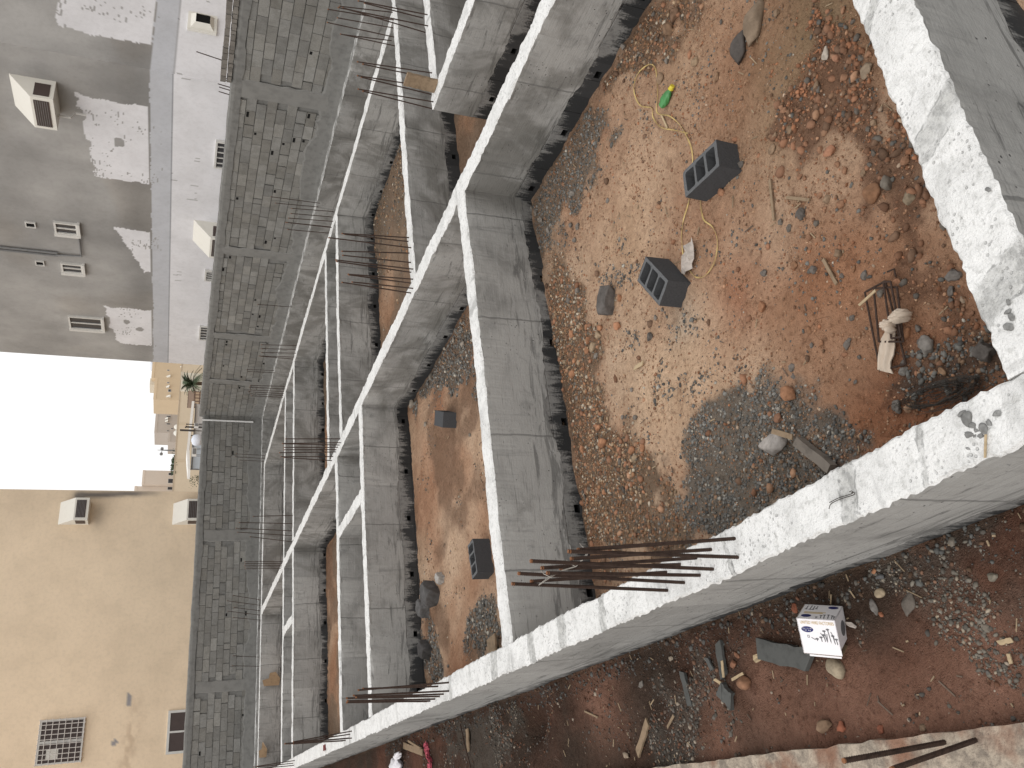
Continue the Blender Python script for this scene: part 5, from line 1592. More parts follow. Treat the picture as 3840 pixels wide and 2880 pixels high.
# hollow concrete blocks -------------------------------------------------
def hollow_block(x, y, yaw, label, z=None, upright=True, tilt=0.0):
    L, W, Hh = .40, .20, .20
    zz = zg1(x, y) if z is None else z
    b = MB(); r = np.random.RandomState(int(x * 100))
    xs = [-.2, -.172, -.079, -.051, .051, .079, .172, .2]; ys = [-.1, -.073, .073, .1]
    xs = [-.2, -.17, -.075, -.05, .05, .075, .17, .2]
    hole = {(1, 1), (3, 1), (5, 1)}
    n = 4
    for i in range(7):
        for j in range(3):
            x0, x1, y0, y1 = xs[i], xs[i + 1], ys[j], ys[j + 1]
            if (i, j) in hole:
                d = -Hh + .03; e2 = .01
                c = .011
                top = [(x0 + c, y0), (x1 - c, y0), (x1, y0 + c), (x1, y1 - c), (x1 - c, y1), (x0 + c, y1), (x0, y1 - c), (x0, y0 + c)]
                tv = [(p, q, Hh) for p, q in top]; bv = [(p * .97 + (x0 + x1) * .015, q * .95, Hh + d) for p, q in top]
                b.add(tv + bv, [(k, (k + 1) % 8, 8 + (k + 1) % 8, 8 + k) for k in range(8)] + [tuple(range(8, 16))], 0)
                for (cx, cy, k0, k1) in ((x0, y0, 7, 0), (x1, y0, 1, 2), (x1, y1, 3, 4), (x0, y1, 5, 6)):
                    b.add([(cx, cy, Hh), tv[k0], tv[k1]], [(0, 1, 2)], 1)
            else:
                b.add([(x0, y0, Hh), (x1, y0, Hh), (x1, y1, Hh), (x0, y1, Hh)], [(0, 1, 2, 3)], 1)
    # sides, subdivided and roughened
    ring = [(-.2, -.1), (.2, -.1), (.2, .1), (-.2, .1)]
    for k in range(4):
        (ax, ay), (bx_, by_) = ring[k], ring[(k + 1) % 4]
        m = 10 if k % 2 == 0 else 5; q = 5
        V = []; Fc = []
        for i in range(m + 1):
            for j in range(q + 1):
                t = i / m; px = ax + (bx_ - ax) * t; py = ay + (by_ - ay) * t; pz = Hh * j / q
                if 0 < i < m and 0 < j < q:
                    px *= 1 + (r.rand() - .5) * .01; py *= 1 + (r.rand() - .5) * .02
                V.append((px, py, pz))
        for i in range(m):
            for j in range(q): Fc.append((i * (q + 1) + j, (i + 1) * (q + 1) + j, (i + 1) * (q + 1) + j + 1, i * (q + 1) + j + 1))
        b.add(V, Fc, 0)
    b.add([(-.2, -.1, 0), (.2, -.1, 0), (.2, .1, 0), (-.2, .1, 0)], [(3, 2, 1, 0)], 0)
    me = b
    for i, p in enumerate(me.v):              # rough rim
        if p[2] > Hh - 1e-6:
            h = (vn(np.array([p[0] * 61 + x * 9]), np.array([p[1] * 61 + y * 5]), 3)[0] - .5)
            me.v[i] = (p[0] * (1 + h * .012), p[1] * (1 + h * .02), p[2] + h * .008)
    o = b.build('concrete_block', ['block', 'block_edge'], loc=(x, y, zz - .012))
    o.rotation_euler = (tilt, 0 if upright else math.pi / 2, yaw)
    if not upright:
        o.rotation_euler = (math.pi / 2 + tilt, 0, yaw); o.location = (x + .1 * math.sin(yaw), y - .1 * math.cos(yaw), zz + .09)
    tag(o, label, 'concrete block')
    return o


hollow_block(3.56, 3.52, math.radians(82), 'dark hollow concrete block with three open cores nearer the green bottle', tilt=.03)
hollow_block(3.17, 4.28, math.radians(30.6), 'dark hollow concrete block with three open cores beside the white scrap and strap loop', tilt=-.02)
q = gp(*P(960, 960, 1275, 1160), -.74); hollow_block(q[0] + .05, q[1] + .1, math.radians(62), 'dark concrete block standing alone in the middle of the second pit', upright=False)
q = gp(*P(960, 1920, 1500, 300), -.74); hollow_block(q[0], q[1] + .02, math.radians(8), 'dark concrete block half hidden behind the near cross beam', upright=True)

# ribbons, ropes ----------------------------------------------------------
def catmull(pts, n=6):
    pts = [np.array(p, float) for p in pts]; out = []
    for i in range(len(pts) - 1):
        p0, p1, p2, p3 = pts[max(i - 1, 0)], pts[i], pts[i + 1], pts[min(i + 2, len(pts) - 1)]
        for t in np.linspace(0, 1, n, endpoint=False):
            out.append(.5 * (2 * p1 + (p2 - p0) * t + (2 * p0 - 5 * p1 + 4 * p2 - p3) * t * t + (3 * p1 - p0 - 3 * p2 + p3) * t ** 3))
    out.append(pts[-1]); return out


def on_ground(px, lift=.006):
    out = []
    for x, y in px:
        p = gp(x, y, -.76)
        for _ in range(3): p = gp(x, y, zg1(p[0], p[1]) + lift)
        out.append(p)
    return out


def ribbon(b, pts, w, th=.003, twist=0.0, mi=0):
    pts = [np.array(p) for p in pts]; n = len(pts); V = []; Fc = []
    for i, p in enumerate(pts):
        d = pts[min(i + 1, n - 1)] - pts[max(i - 1, 0)]; d /= np.linalg.norm(d) + 1e-9
        s = np.cross(d, [0, 0, 1.]); s /= np.linalg.norm(s) + 1e-9
        up = np.cross(s, d); a = twist * math.sin(i * .37) * 1.0
        s2 = s * math.cos(a) + up * math.sin(a); u2 = np.cross(s2, d)
        V += [p - s2 * w / 2, p + s2 * w / 2, p + s2 * w / 2 + u2 * th, p - s2 * w / 2 + u2 * th]
        if i:
            for k in range(4): Fc.append(((i - 1) * 4 + k, (i - 1) * 4 + (k + 1) % 4, i * 4 + (k + 1) % 4, i * 4 + k))
    Fc += [(0, 1, 2, 3), tuple((n - 1) * 4 + k for k in range(4))]
    b.add(V, Fc, mi)


b = MB()
path = [P(1920, 0, a, c) for a, c in ((1140, 864), (1050, 842), (965, 825), (915, 765), (905, 700), (840, 688), (805, 645), (790, 572), (808, 495), (850, 440), (900, 415), (930, 450), (940, 520), (945, 620), (940, 730), (1020, 752), (1085, 805), (1130, 880), (1165, 975), (1170, 1100), (1150, 1285), (1135, 1345), (1112, 1425), (1100, 1530), (1108, 1640))]
path += [P(1920, 960, a, c) for a, c in ((1125, 50), (1160, 105), (1195, 138), (1240, 135), (1285, 90), (1320, 10))]
path += [P(1920, 0, a, c) for a, c in ((1332, 1560), (1300, 1470), (1240, 1420), (1222, 1300), (1235, 1200))]
pts = catmull(on_ground(path, .010), 5)
ribbon(b, pts, .0095, .0025, 1.0)
o = b.build('plastic_strap', 'strap'); tag(o, 'long looping yellow packing strap passing under the hollow block on the soil', 'strap')

# green bottle
A = on_ground([P(1920, 0, 968, 690)], .03)[0]; Bq = on_ground([P(1920, 0, 1030, 575)], .03)[0]
d = Bq - A; Lb = np.linalg.norm(d); d /= Lb; s = np.cross(d, [0, 0, 1.]); s /= np.linalg.norm(s); upv = np.cross(s, d)
e = empty('plastic_bottle', A); tag(e, 'crushed green plastic bottle with yellow cap lying on the soil', 'bottle')
V = []; Fc = []; n = 12
prof = [(0, .25), (.03, .75), (.12, .9), (.3, 1.0), (.5, .95), (.68, .88), (.8, .7), (.9, .38), (1.0, .3)]
r = np.random.RandomState(2)
for i, (t, rr) in enumerate(prof):
    for k in range(n):
        a = 6.283 * k / n; q = .042 * rr * (1 + .28 * (r.rand() - .5))
        V.append(d * Lb * t + s * q * math.cos(a) + upv * q * .72 * math.sin(a))
    if i:
        for k in range(n): Fc.append(((i - 1) * n + k, (i - 1) * n + (k + 1) % n, i * n + (k + 1) % n, i * n + k))
Fc += [tuple(range(n)), tuple((len(prof) - 1) * n + k for k in range(n))]
me_obj('bottle_body', V, Fc, 'green', e)
b = MB(); b.tube([d * Lb * 1.0, d * (Lb + .028)], .0185, 12); b.tube([d * (Lb - .006), d * (Lb + .0)], .022, 12); b.build('cap', 'yellow', e)


def sheet(name, px, label, cat, mat, lift=.02, th=.003, fold=.02, seed=0, basez=None, group=None):
    """crumpled flat scrap from an outline on the ground"""
    P3 = on_ground(px, lift) if basez is None else [gp(x, y, basez + lift) for x, y in px]
    P3 = np.array(P3); c = P3.mean(0); r = np.random.RandomState(seed)
    b = MB(); n = len(P3); rings = [1.0, .66, .33]
    V = []
    for q in rings:
        for p in P3:
            v = c + (p - c) * q; v = v + np.array([0, 0, fold * (r.rand() - .3)]); V.append(v)
    V.append(c + np.array([0, 0, fold * .5]))
    top = [v - c for v in V]; bot = [v - np.array([0, 0, th]) - c for v in V]; m = len(V)
    Fc = []
    for k in range(len(rings) - 1):
        for i in range(n): Fc.append((k * n + i, k * n + (i + 1) % n, (k + 1) * n + (i + 1) % n, (k + 1) * n + i))
    for i in range(n): Fc.append((2 * n + i, 2 * n + (i + 1) % n, m - 1))
    F2 = Fc + [tuple(m + i for i in f[::-1]) for f in Fc] + [(i, (i + 1) % n, m + (i + 1) % n, m + i) for i in range(n)]
    o = me_obj(name, top + bot, F2, mat, None, loc=c); tag(o, label, cat, group)
    return o


def cr2(a, b_): return 2300 + a * 420 / 1659, 860 + b_ * 420 / 1659


sheet('paper_scrap', [cr2(*q) for q in ((1190, 120), (1200, 250), (1228, 340), (1215, 430), (1180, 510), (1165, 580), (1100, 630), (1040, 668), (1005, 650), (1010, 520), (1035, 400), (1055, 330), (1060, 250), (1110, 230), (1140, 180))],
      'dirty white paper scrap by the strap loop and the hollow block', 'scrap', 'scrap', .03, .003, .03, 4)
# knotted cloth
def cr3(a, b_): return 3180 + a * 320 / 1062, 980 + b_ * 320 / 1062


b = MB(); gz = -.70
rows = [((450, 880), (555, 880), .035), ((400, 960), (560, 950), .04), ((362, 1080), (562, 1050), .035), ((352, 1180), (545, 1160), .03), ((345, 1270), (505, 1250), .025), ((340, 1325), (498, 1330), .02), ((330, 1345), (520, 1395), .012)]
V = []; nn = 15; r = np.random.RandomState(8)
for i, (L_, R_, h) in enumerate(rows):
    a_ = on_ground([cr3(*L_)], .05)[0]; c_ = on_ground([cr3(*R_)], .05)[0]
    for k in range(nn):
        t = k / (nn - 1); p = a_ * (1 - t) + c_ * t
        p = p + np.array([0, 0, h * (math.sin(math.pi * t) * .8 + .28 * math.sin(t * 19 + i * .4) + .12 * r.rand()) - .02])
        V.append(p)
Fc = [(i * nn + k, (i + 1) * nn + k, (i + 1) * nn + k + 1, i * nn + k + 1) for i in range(len(rows) - 1) for k in range(nn - 1)]
m = len(V)
V2 = V + [v - np.array([0, 0, .006]) for v in V]
Fc2 = Fc + [tuple(m + q for q in f[::-1]) for f in Fc]
b.add(V2, Fc2)


def blob(b, ctr, axes, seed, fold=.12, sub=4):
    v, f = ico(sub); v = v.copy(); r_ = np.random.RandomState(seed)
    ph = r_.rand(6) * 6
    ang = np.arctan2(v[:, 1], v[:, 0])
    dsp = 1 + fold * (np.sin(ang * 5 + ph[0] + v[:, 2] * 4) * .45 + np.sin(v[:, 0] * 9 + v[:, 1] * 12 + ph[1]) * .4 + (fbm(v[:, 0] * 3 + seed, v[:, 1] * 3 + v[:, 2] * 2, seed, 3) - .5) * 1.6) * .55
    v = v * dsp[:, None]
    M3 = np.array(axes)
    b.add(list(v @ M3 + np.array(ctr)), [tuple(q) for q in f])


kc = on_ground([cr3(650, 690)], .07)[0]; k2 = on_ground([cr3(500, 790)], .06)[0]
ex = (on_ground([cr3(740, 640)], .07)[0] - on_ground([cr3(560, 740)], .07)[0]) / 2; ey = np.cross([0, 0, 1.], ex); ey = ey / np.linalg.norm(ey) * np.linalg.norm(ex) * .85
blob(b, kc, (ex * 1.15, ey * .9, np.array([0, 0, .055])), 3, .24)
blob(b, kc + ex * .5 + np.array([0, 0, .012]), (ex * .75, ey * .8, np.array([0, 0, .05])), 13, .3)
blob(b, kc - ex * .5, (ex * .6, ey * .75, np.array([0, 0, .045])), 14, .3)
blob(b, k2, (ex * .75, ey * .8, np.array([0, 0, .045])), 4, .28)
blob(b, on_ground([cr3(525, 850)], .06)[0], (ex * .45, ey * .6, np.array([0, 0, .035])), 6, .2, 3)
o = b.build('knotted_cloth', 'cloth', smooth=True); tag(o, 'knotted cream cloth lying across the steel stirrups', 'cloth')


# stirrups
def stirrup(px, lift, label):
    p = on_ground([cr3(*q) for q in px], lift); pts = []
    n = len(p)
    for i in range(n):
        a_, c_, d_ = p[i - 1], p[i], p[(i + 1) % n]
        pts += [c_ + (a_ - c_) * .06, c_, c_ + (d_ - c_) * .06]
    pts.append(pts[0])
    b = MB(); b.tube(pts, .0055, 6); o = b.build('steel_stirrup', 'rust'); tag(o, label, 'stirrup')


stirrup([(210, 385), (465, 245), (720, 1280), (400, 1360)], .03, 'largest bent steel stirrup frame under the knotted cloth')
stirrup([(320, 335), (610, 320), (690, 1000), (385, 1000)], .05, 'middle bent steel stirrup under the knotted cloth')
stirrup([(440, 260), (530, 250), (660, 940), (540, 960)], .065, 'narrow bent steel stirrup under the knot of the cloth')
b = MB(); p = on_ground([cr3(490, 130), cr3(575, 95), cr3(595, 190)], .02); b.tube(p, .005, 6); o = b.build('steel_hook', 'rust'); tag(o, 'short bent steel hook half buried above the stirrups', 'steel hook')
# wire tangle
b = MB(); r = np.random.RandomState(4)
c0 = gp(*P(2880, 960, 1150, 890), -.74); u1 = gp(*P(2880, 960, 1400, 830), -.74) - c0; u2 = gp(*P(2880, 960, 1100, 990), -.74) - c0
for i in range(64):
    a0 = r.rand() * 6.28; cx, cy = r.randn(2) * .22; rad = .45 + .5 * r.rand(); sp = 1.2 + 2.4 * r.rand()
    pts = []
    for t in np.linspace(0, 1, 10):
        a = a0 + sp * t; q = c0 + u1 * (cx + rad * math.cos(a)) * 1.0 + u2 * (cy + rad * math.sin(a)) * .95
        q[0] = max(q[0], 1.05); q[1] = max(q[1], 1.72)
        q[2] = zg1(q[0], q[1]) + .012 + .05 * r.rand() * math.exp(-(cx ** 2 + cy ** 2)); pts.append(q)
    b.tube(catmull(pts, 2), .0014, 4)
o = b.build('wire_tangle', 'dark_wire'); tag(o, 'dark tangle of thin tie wire in the pit corner near the cloth', 'wire')


# sticks, boards
def plank(px0, px1, w, th, mat, name, label, cat, lift=.012, z=None, ragged=.25, seed=0, group=None, z2=None):
    if z is None: a_, c_ = on_ground([px0, px1], lift)
    else: a_, c_ = gp(*px0, z + lift), gp(*px1, (z if z2 is None else z2) + lift)
    d = c_ - a_; L_ = np.linalg.norm(d); d = d / L_; s = np.cross(d, [0, 0, 1.]); s /= np.linalg.norm(s); u = np.cross(s, d)
    r = np.random.RandomState(seed + 1); n = 8; V = []; Fc = []
    for i in range(n):
        t = i / (n - 1); wl = w * .5 * (1 + ragged * .35 * (r.rand() - .5)); wr = w * .5 * (1 + ragged * .5 * (r.rand() - .5))
        e0 = (r.rand() - .5) * w * ragged if i in (0, n - 1) else 0; e1 = (r.rand() - .5) * w * ragged * 2 if i in (0, n - 1) else 0
        b0 = (r.rand() - .5) * th * .2
        V += [d * (L_ * t + e0) - s * wl + u * b0, d * (L_ * t + e1) + s * wr + u * b0, d * (L_ * t + e1) + s * wr + u * (th + b0), d * (L_ * t + e0) - s * wl + u * (th + b0)]
        if i:
            for k in range(4): Fc.append(((i - 1) * 4 + k, (i - 1) * 4 + (k + 1) % 4, i * 4 + (k + 1) % 4, i * 4 + k))
    Fc += [(3, 2, 1, 0), tuple((n - 1) * 4 + k for k in range(4))]
    o = me_obj(name, V, Fc, mat, None, loc=a_); tag(o, label, cat, group)
    return o


def T1(a, b_): return P(2880, 0, a, b_)
def T2(a, b_): return P(2880, 960, a, b_)
def T3(a, b_): return P(1920, 1920, a, b_)
def T4(a, b_): return P(2880, 1920, a, b_)
def T5(a, b_): return P(960, 1920, a, b_)


plank(T1(15, 1165), T1(42, 1430), .020, .008, 'wood', 'wooden_stick', 'longer thin wooden stick on the red soil right of the block', 'stick', seed=1)
plank(T1(125, 1280), T1(272, 1296), .018, .008, 'wood', 'wooden_stick', 'short wooden stick beside the longer one on the red soil', 'stick', seed=2)
plank(T2(362, 20), T2(450, 182), .020, .010, 'wood', 'wooden_stick', 'wooden stick above the steel stirrups', 'stick', seed=3)
plank(T2(592, 322), T2(702, 222), .014, .006, 'pale_wood', 'wood_splinter', 'pale splinter crossing the steel stirrups', 'stick', .07, seed=4)
plank(P(1920, 960, 798, 726), P(1920, 960, 856, 690), .03, .008, 'pale_wood', 'wood_splinter', 'pale pointed splinter in the middle of the near pit', 'stick', seed=5, ragged=.8)
plank(P(1920, 0, 970, 745), P(1920, 0, 1008, 830), .016, .006, 'pale_wood', 'wood_splinter', 'pale splinter inside the yellow strap bend', 'stick', seed=6)
plank(T2(210, 1195), T2(445, 1385), .055, .05, 'mud_grey', 'muddy_timber', 'muddy broken timber leaning toward the broad white beam on the gravel heap', 'timber', .02, seed=7, ragged=.4)
plank(T2(35, 1135), T2(160, 1172), .03, .012, 'wood', 'wood_offcut', 'brown wood sliver along the top of the big pale broken stone', 'wood', .13, seed=8)
plank(T2(1415, 1155), T2(1410, 1308), .007, .005, 'pale_wood', 'straw', 'pale straw lying over the edge of the broad white beam', 'straw', .008, z=0, seed=9)
b = MB(); p = [gp(*T2(a, c), .012) for a, c in ((395, 1640), (410, 1605), (470, 1575), (525, 1558), (560, 1545), (555, 1530), (540, 1535))]; b.tube(catmull(p, 4), .0018, 5); b.tube(catmull([q + np.array([.006, .004, .004]) for q in p[1:]], 4), .0018, 5)
o = b.build('wire_piece', 'dark_wire'); tag(o, 'thin bent wire lying on the broad white beam', 'wire')
plank(T3(1345, 836), T3(1382, 1068), .065, .018, 'slate', 'board_strip', 'narrow blue grey slate like strip with a bare pale end in the trench', 'board', seed=10, ragged=.5)
plank(T3(1362, 965), T3(1372, 1072), .022, .004, 'pale_wood', 'wood_splinter', 'bare pale patch of wood on the end of the narrow strip', 'wood', .034, seed=11, ragged=.5)
plank(T3(1350, 1125), T3(1440, 1235), .095, .03, 'slate', 'layered_board', 'layered blue grey board piece with slanted ends in the trench', 'board', .02, seed=12, ragged=.9)
plank(T3(1318, 1085), T3(1362, 1115), .02, .006, 'pale_wood', 'wood_splinter', 'pale splinter at the tip of the layered board', 'stick', .03, seed=13, ragged=.9)
plank(P(1920, 1920, 1625, 890), T4(300, 965), .12, .028, 'slate', 'dark_board', 'long dark blue grey board with ragged edge under the nail carton', 'board', .02, seed=14, ragged=.5)
sheet('wood_chip', [T3(*q) for q in ((1560, 930), (1600, 915), (1612, 880), (1640, 905), (1659, 935), (1620, 955), (1585, 978), (1565, 960))], 'pale torn wood chip beside the long dark board', 'wood', 'pale_wood', .03, .008, .012, 5)
plank(T3(1430, 1086), T3(1502, 1045), .016, .008, 'pale_wood', 'wood_splinter', 'pale stick resting on the rounded orange brown stone', 'stick', .02, seed=15)
plank(T3(1275, 960), T3(1310, 1032), .035, .012, 'slate', 'board_strip', 'small grey shard left of the narrow slate strip', 'board', seed=16, ragged=.8)
plank(T3(1115, 1040), T3(1165, 1250), .055, .02, 'slate', 'board_strip', 'dull dark grey strip half buried in the trench', 'board', .0, seed=17, ragged=.6)
plank(T3(882, 1372), T3(820, 1570), .055, .015, 'wood', 'wood_offcut', 'brown split wood offcut at the lower picture edge', 'wood', seed=18, ragged=.7)
plank(T3(472, 1290), T3(558, 1330), .014, .008, 'wood', 'wooden_stick', 'thin stick in the dark trench beside the reddish pit', 'stick', seed=19)
plank(T3(1010, 1395), T3(1050, 1318), .018, .006, 'wood', 'wood_splinter', 'thin pale splinter right of the split wood offcut', 'stick', seed=20)
plank(T4(1490, 850), T4(1580, 830), .02, .006, 'pale_wood', 'wood_splinter', 'forked pale splinter in the lower right trench', 'stick', seed=21, ragged=.9)
plank(T4(1560, 920), T4(1580, 985), .016, .006, 'pale_wood', 'wood_splinter', 'short pale splinter left of the forked one', 'stick', seed=22)
sheet('stone_flake', [T4(*q) for q in ((505, 712), (540, 715), (575, 740), (560, 755), (530, 745), (515, 735))], 'small pale flake right of the nail carton', 'scrap', 'scrap', .02, .006, .01, 6)
plank(T5(962, 1512), T5(1082, 1556), .085, .02, 'wood', 'plank_offcut', 'short grey plank offcut lying near the white bag', 'wood', seed=23)
plank(T5(992, 1482), T5(1072, 1532), .03, .02, 'wood', 'plank_offcut', 'thin plank piece forming a wedge over the short offcut', 'wood', .05, seed=24)
plank(T5(1372, 1400), T5(1380, 1550), .08, .015, 'wood', 'wooden_stick', 'broken lath beside the thin rod in the trench', 'wood', seed=25)
b = MB(); p = on_ground([T5(1325, 1378), T5(1350, 1500), T5(1392, 1659)], .03); b.tube(p, .008, 6); o = b.build('thin_rod', 'rust'); tag(o, 'thin dark rod lying in the trench below the beam', 'rod')
b = MB(); blob(b, on_ground([T5(905, 1650)], .07)[0], (np.array([.12, .05, 0]), np.array([-.05, .22, 0]), np.array([0, 0, .08])), 9, .3)
blob(b, on_ground([T5(918, 1580)], .10)[0], (np.array([.045, .01, 0]), np.array([-.02, .15, 0]), np.array([0, 0, .05])), 10, .25)
o = b.build('plastic_bag', 'white_plastic', smooth=True); tag(o, 'crumpled white plastic bag at the lower left picture edge', 'bag')
b = MB(); p = on_ground([T5(1105, 1500), T5(1112, 1540), T5(1120, 1585), T5(1135, 1610), T5(1130, 1660)], .02)
for k in range(3): ribbon(b, [q + np.array([.02 * math.sin(i * 3 + k * 2), .02 * math.cos(i * 2 + k), .012 * k]) for i, q in enumerate(catmull(p, 5))], .04, .004, 1.2)
o = b.build('plastic_netting', 'pink'); tag(o, 'crumpled pink plastic netting strip beside the white bag', 'netting')
plank(T5(1520, 905), T5(1560, 870), .26, .02, 'wood', 'wood_board', 'brown board leaning at the pit corner behind the near cross beam', 'wood', .05, seed=27)
b = MB(); q = gp(*T5(447, 1527), 0); b.box((-.045, -.09, 0), (.045, .09, .014)); b.box((-.05, -.12, .003), (-.02, -.08, .012)); o = b.build('red_tile', 'red', loc=(q[0], q[1], .004)); tag(o, 'small dark red square piece on the broad white beam', 'tile')
# upright plank at the right hand room
b = MB()
B = gp(*P(960, 0, 1170, 525), 0.0); T = tip(B, *P(960, 0, 968, 498)); hgt = T[2]
for k in range(7):
    z0 = hgt * k / 7; z1 = hgt * (k + 1) / 7; dx = .004 * (k % 2)
    b.box((-.02, -.085 + dx, z0), (.02, .085 - dx, z1), 0, skip=((0, 1) if 0 < k < 6 else ((1,) if k == 0 else (0,))))
o = b.build('wooden_plank', 'wood', loc=(7.50, B[1] + .02, 0.006)); o.rotation_euler = (.05, 0, .15); tag(o, 'weathered wooden plank standing upright on the right hand room beam', 'plank')
b = MB(); b.box((-.03, -1.6, -.12), (.03, 1.6, .12)); o = b.build('formwork_board', 'wood', loc=(9.30, 5.4, .02)); o.rotation_euler = (0, .12, .0); tag(o, 'brown formwork board along the back of the right hand room', 'board')
for (xa, ya, xb, yb, lab, sd) in ((380, 240, 640, 300, 'tan cardboard piece against the far cross beam, larger one', 31), (320, 1390, 430, 1480, 'tan cardboard piece at the far left end beam', 32)):
    def c7(a, b_): return 900 + a * 400 / 1746, 2500 + b_ * 400 / 1746
    a_ = onY(*c7(xa, ya), 26.9); c_ = onY(*c7(xb, yb), 26.9)
    b = MB(); W = abs(c_[0] - a_[0]) + .25; hh = abs(a_[2] - c_[2]) + .02
    b.add([(0, 0, 0), (W * .5, -.02, -.02), (W, 0, .1), (W * .96, .03, hh * .55), (W * .55, .02, hh * .62), (W * .45, .03, hh), (0, .02, hh * .9)] + [(0, .02, 0), (W * .5, .0, -.02), (W, .02, .1), (W * .96, .05, hh * .55), (W * .55, .04, hh * .62), (W * .45, .05, hh), (0, .04, hh * .9)],
          [tuple(range(7)), tuple(range(7, 14))[::-1]] + [(i, (i + 1) % 7, 7 + (i + 1) % 7, 7 + i) for i in range(7)])
    o = b.build('cardboard_scrap', 'cardtan', loc=(min(a_[0], c_[0]), 26.9, min(a_[2], c_[2]))); tag(o, lab, 'cardboard')

# rough slab
xs = np.arange(-2.2, .005, .055); ys = np.arange(1.2, 7.2, .055); X, Y = np.meshgrid(xs, ys)
Z = -.66 + .03 * (fbm(X * 5, Y * 5, 140, 4) - .5)
X = X + np.where(X > -.06, (fbm(X * 0 + 1.5, Y * 9, 141, 3) - .5) * .035, 0)
nx, ny = len(xs), len(ys); I, J = np.meshgrid(np.arange(nx - 1), np.arange(ny - 1)); a = (J * nx + I).ravel()
V = np.stack([X, Y, Z], -1).reshape(-1, 3); Fq = [tuple(q) for q in np.stack([a, a + 1, a + nx + 1, a + nx], 1)]
edge = [j * nx + nx - 1 for j in range(ny)]; base = len(V)
V = np.concatenate([V, V[edge] - np.array([0, 0, .22])])
Fq += [(edge[j], base + j, base + j + 1, edge[j + 1]) for j in range(ny - 1)]
o = me_obj('concrete_slab', V, Fq, 'slab'); tag(o, 'rough dirty concrete slab edge in the lower left corner', 'slab')


# nail carton ---------------------------------------------------------------
def cr5(a, b_): return 2900 + a * 340 / 1659, 2200 + b_ * 340 / 1659


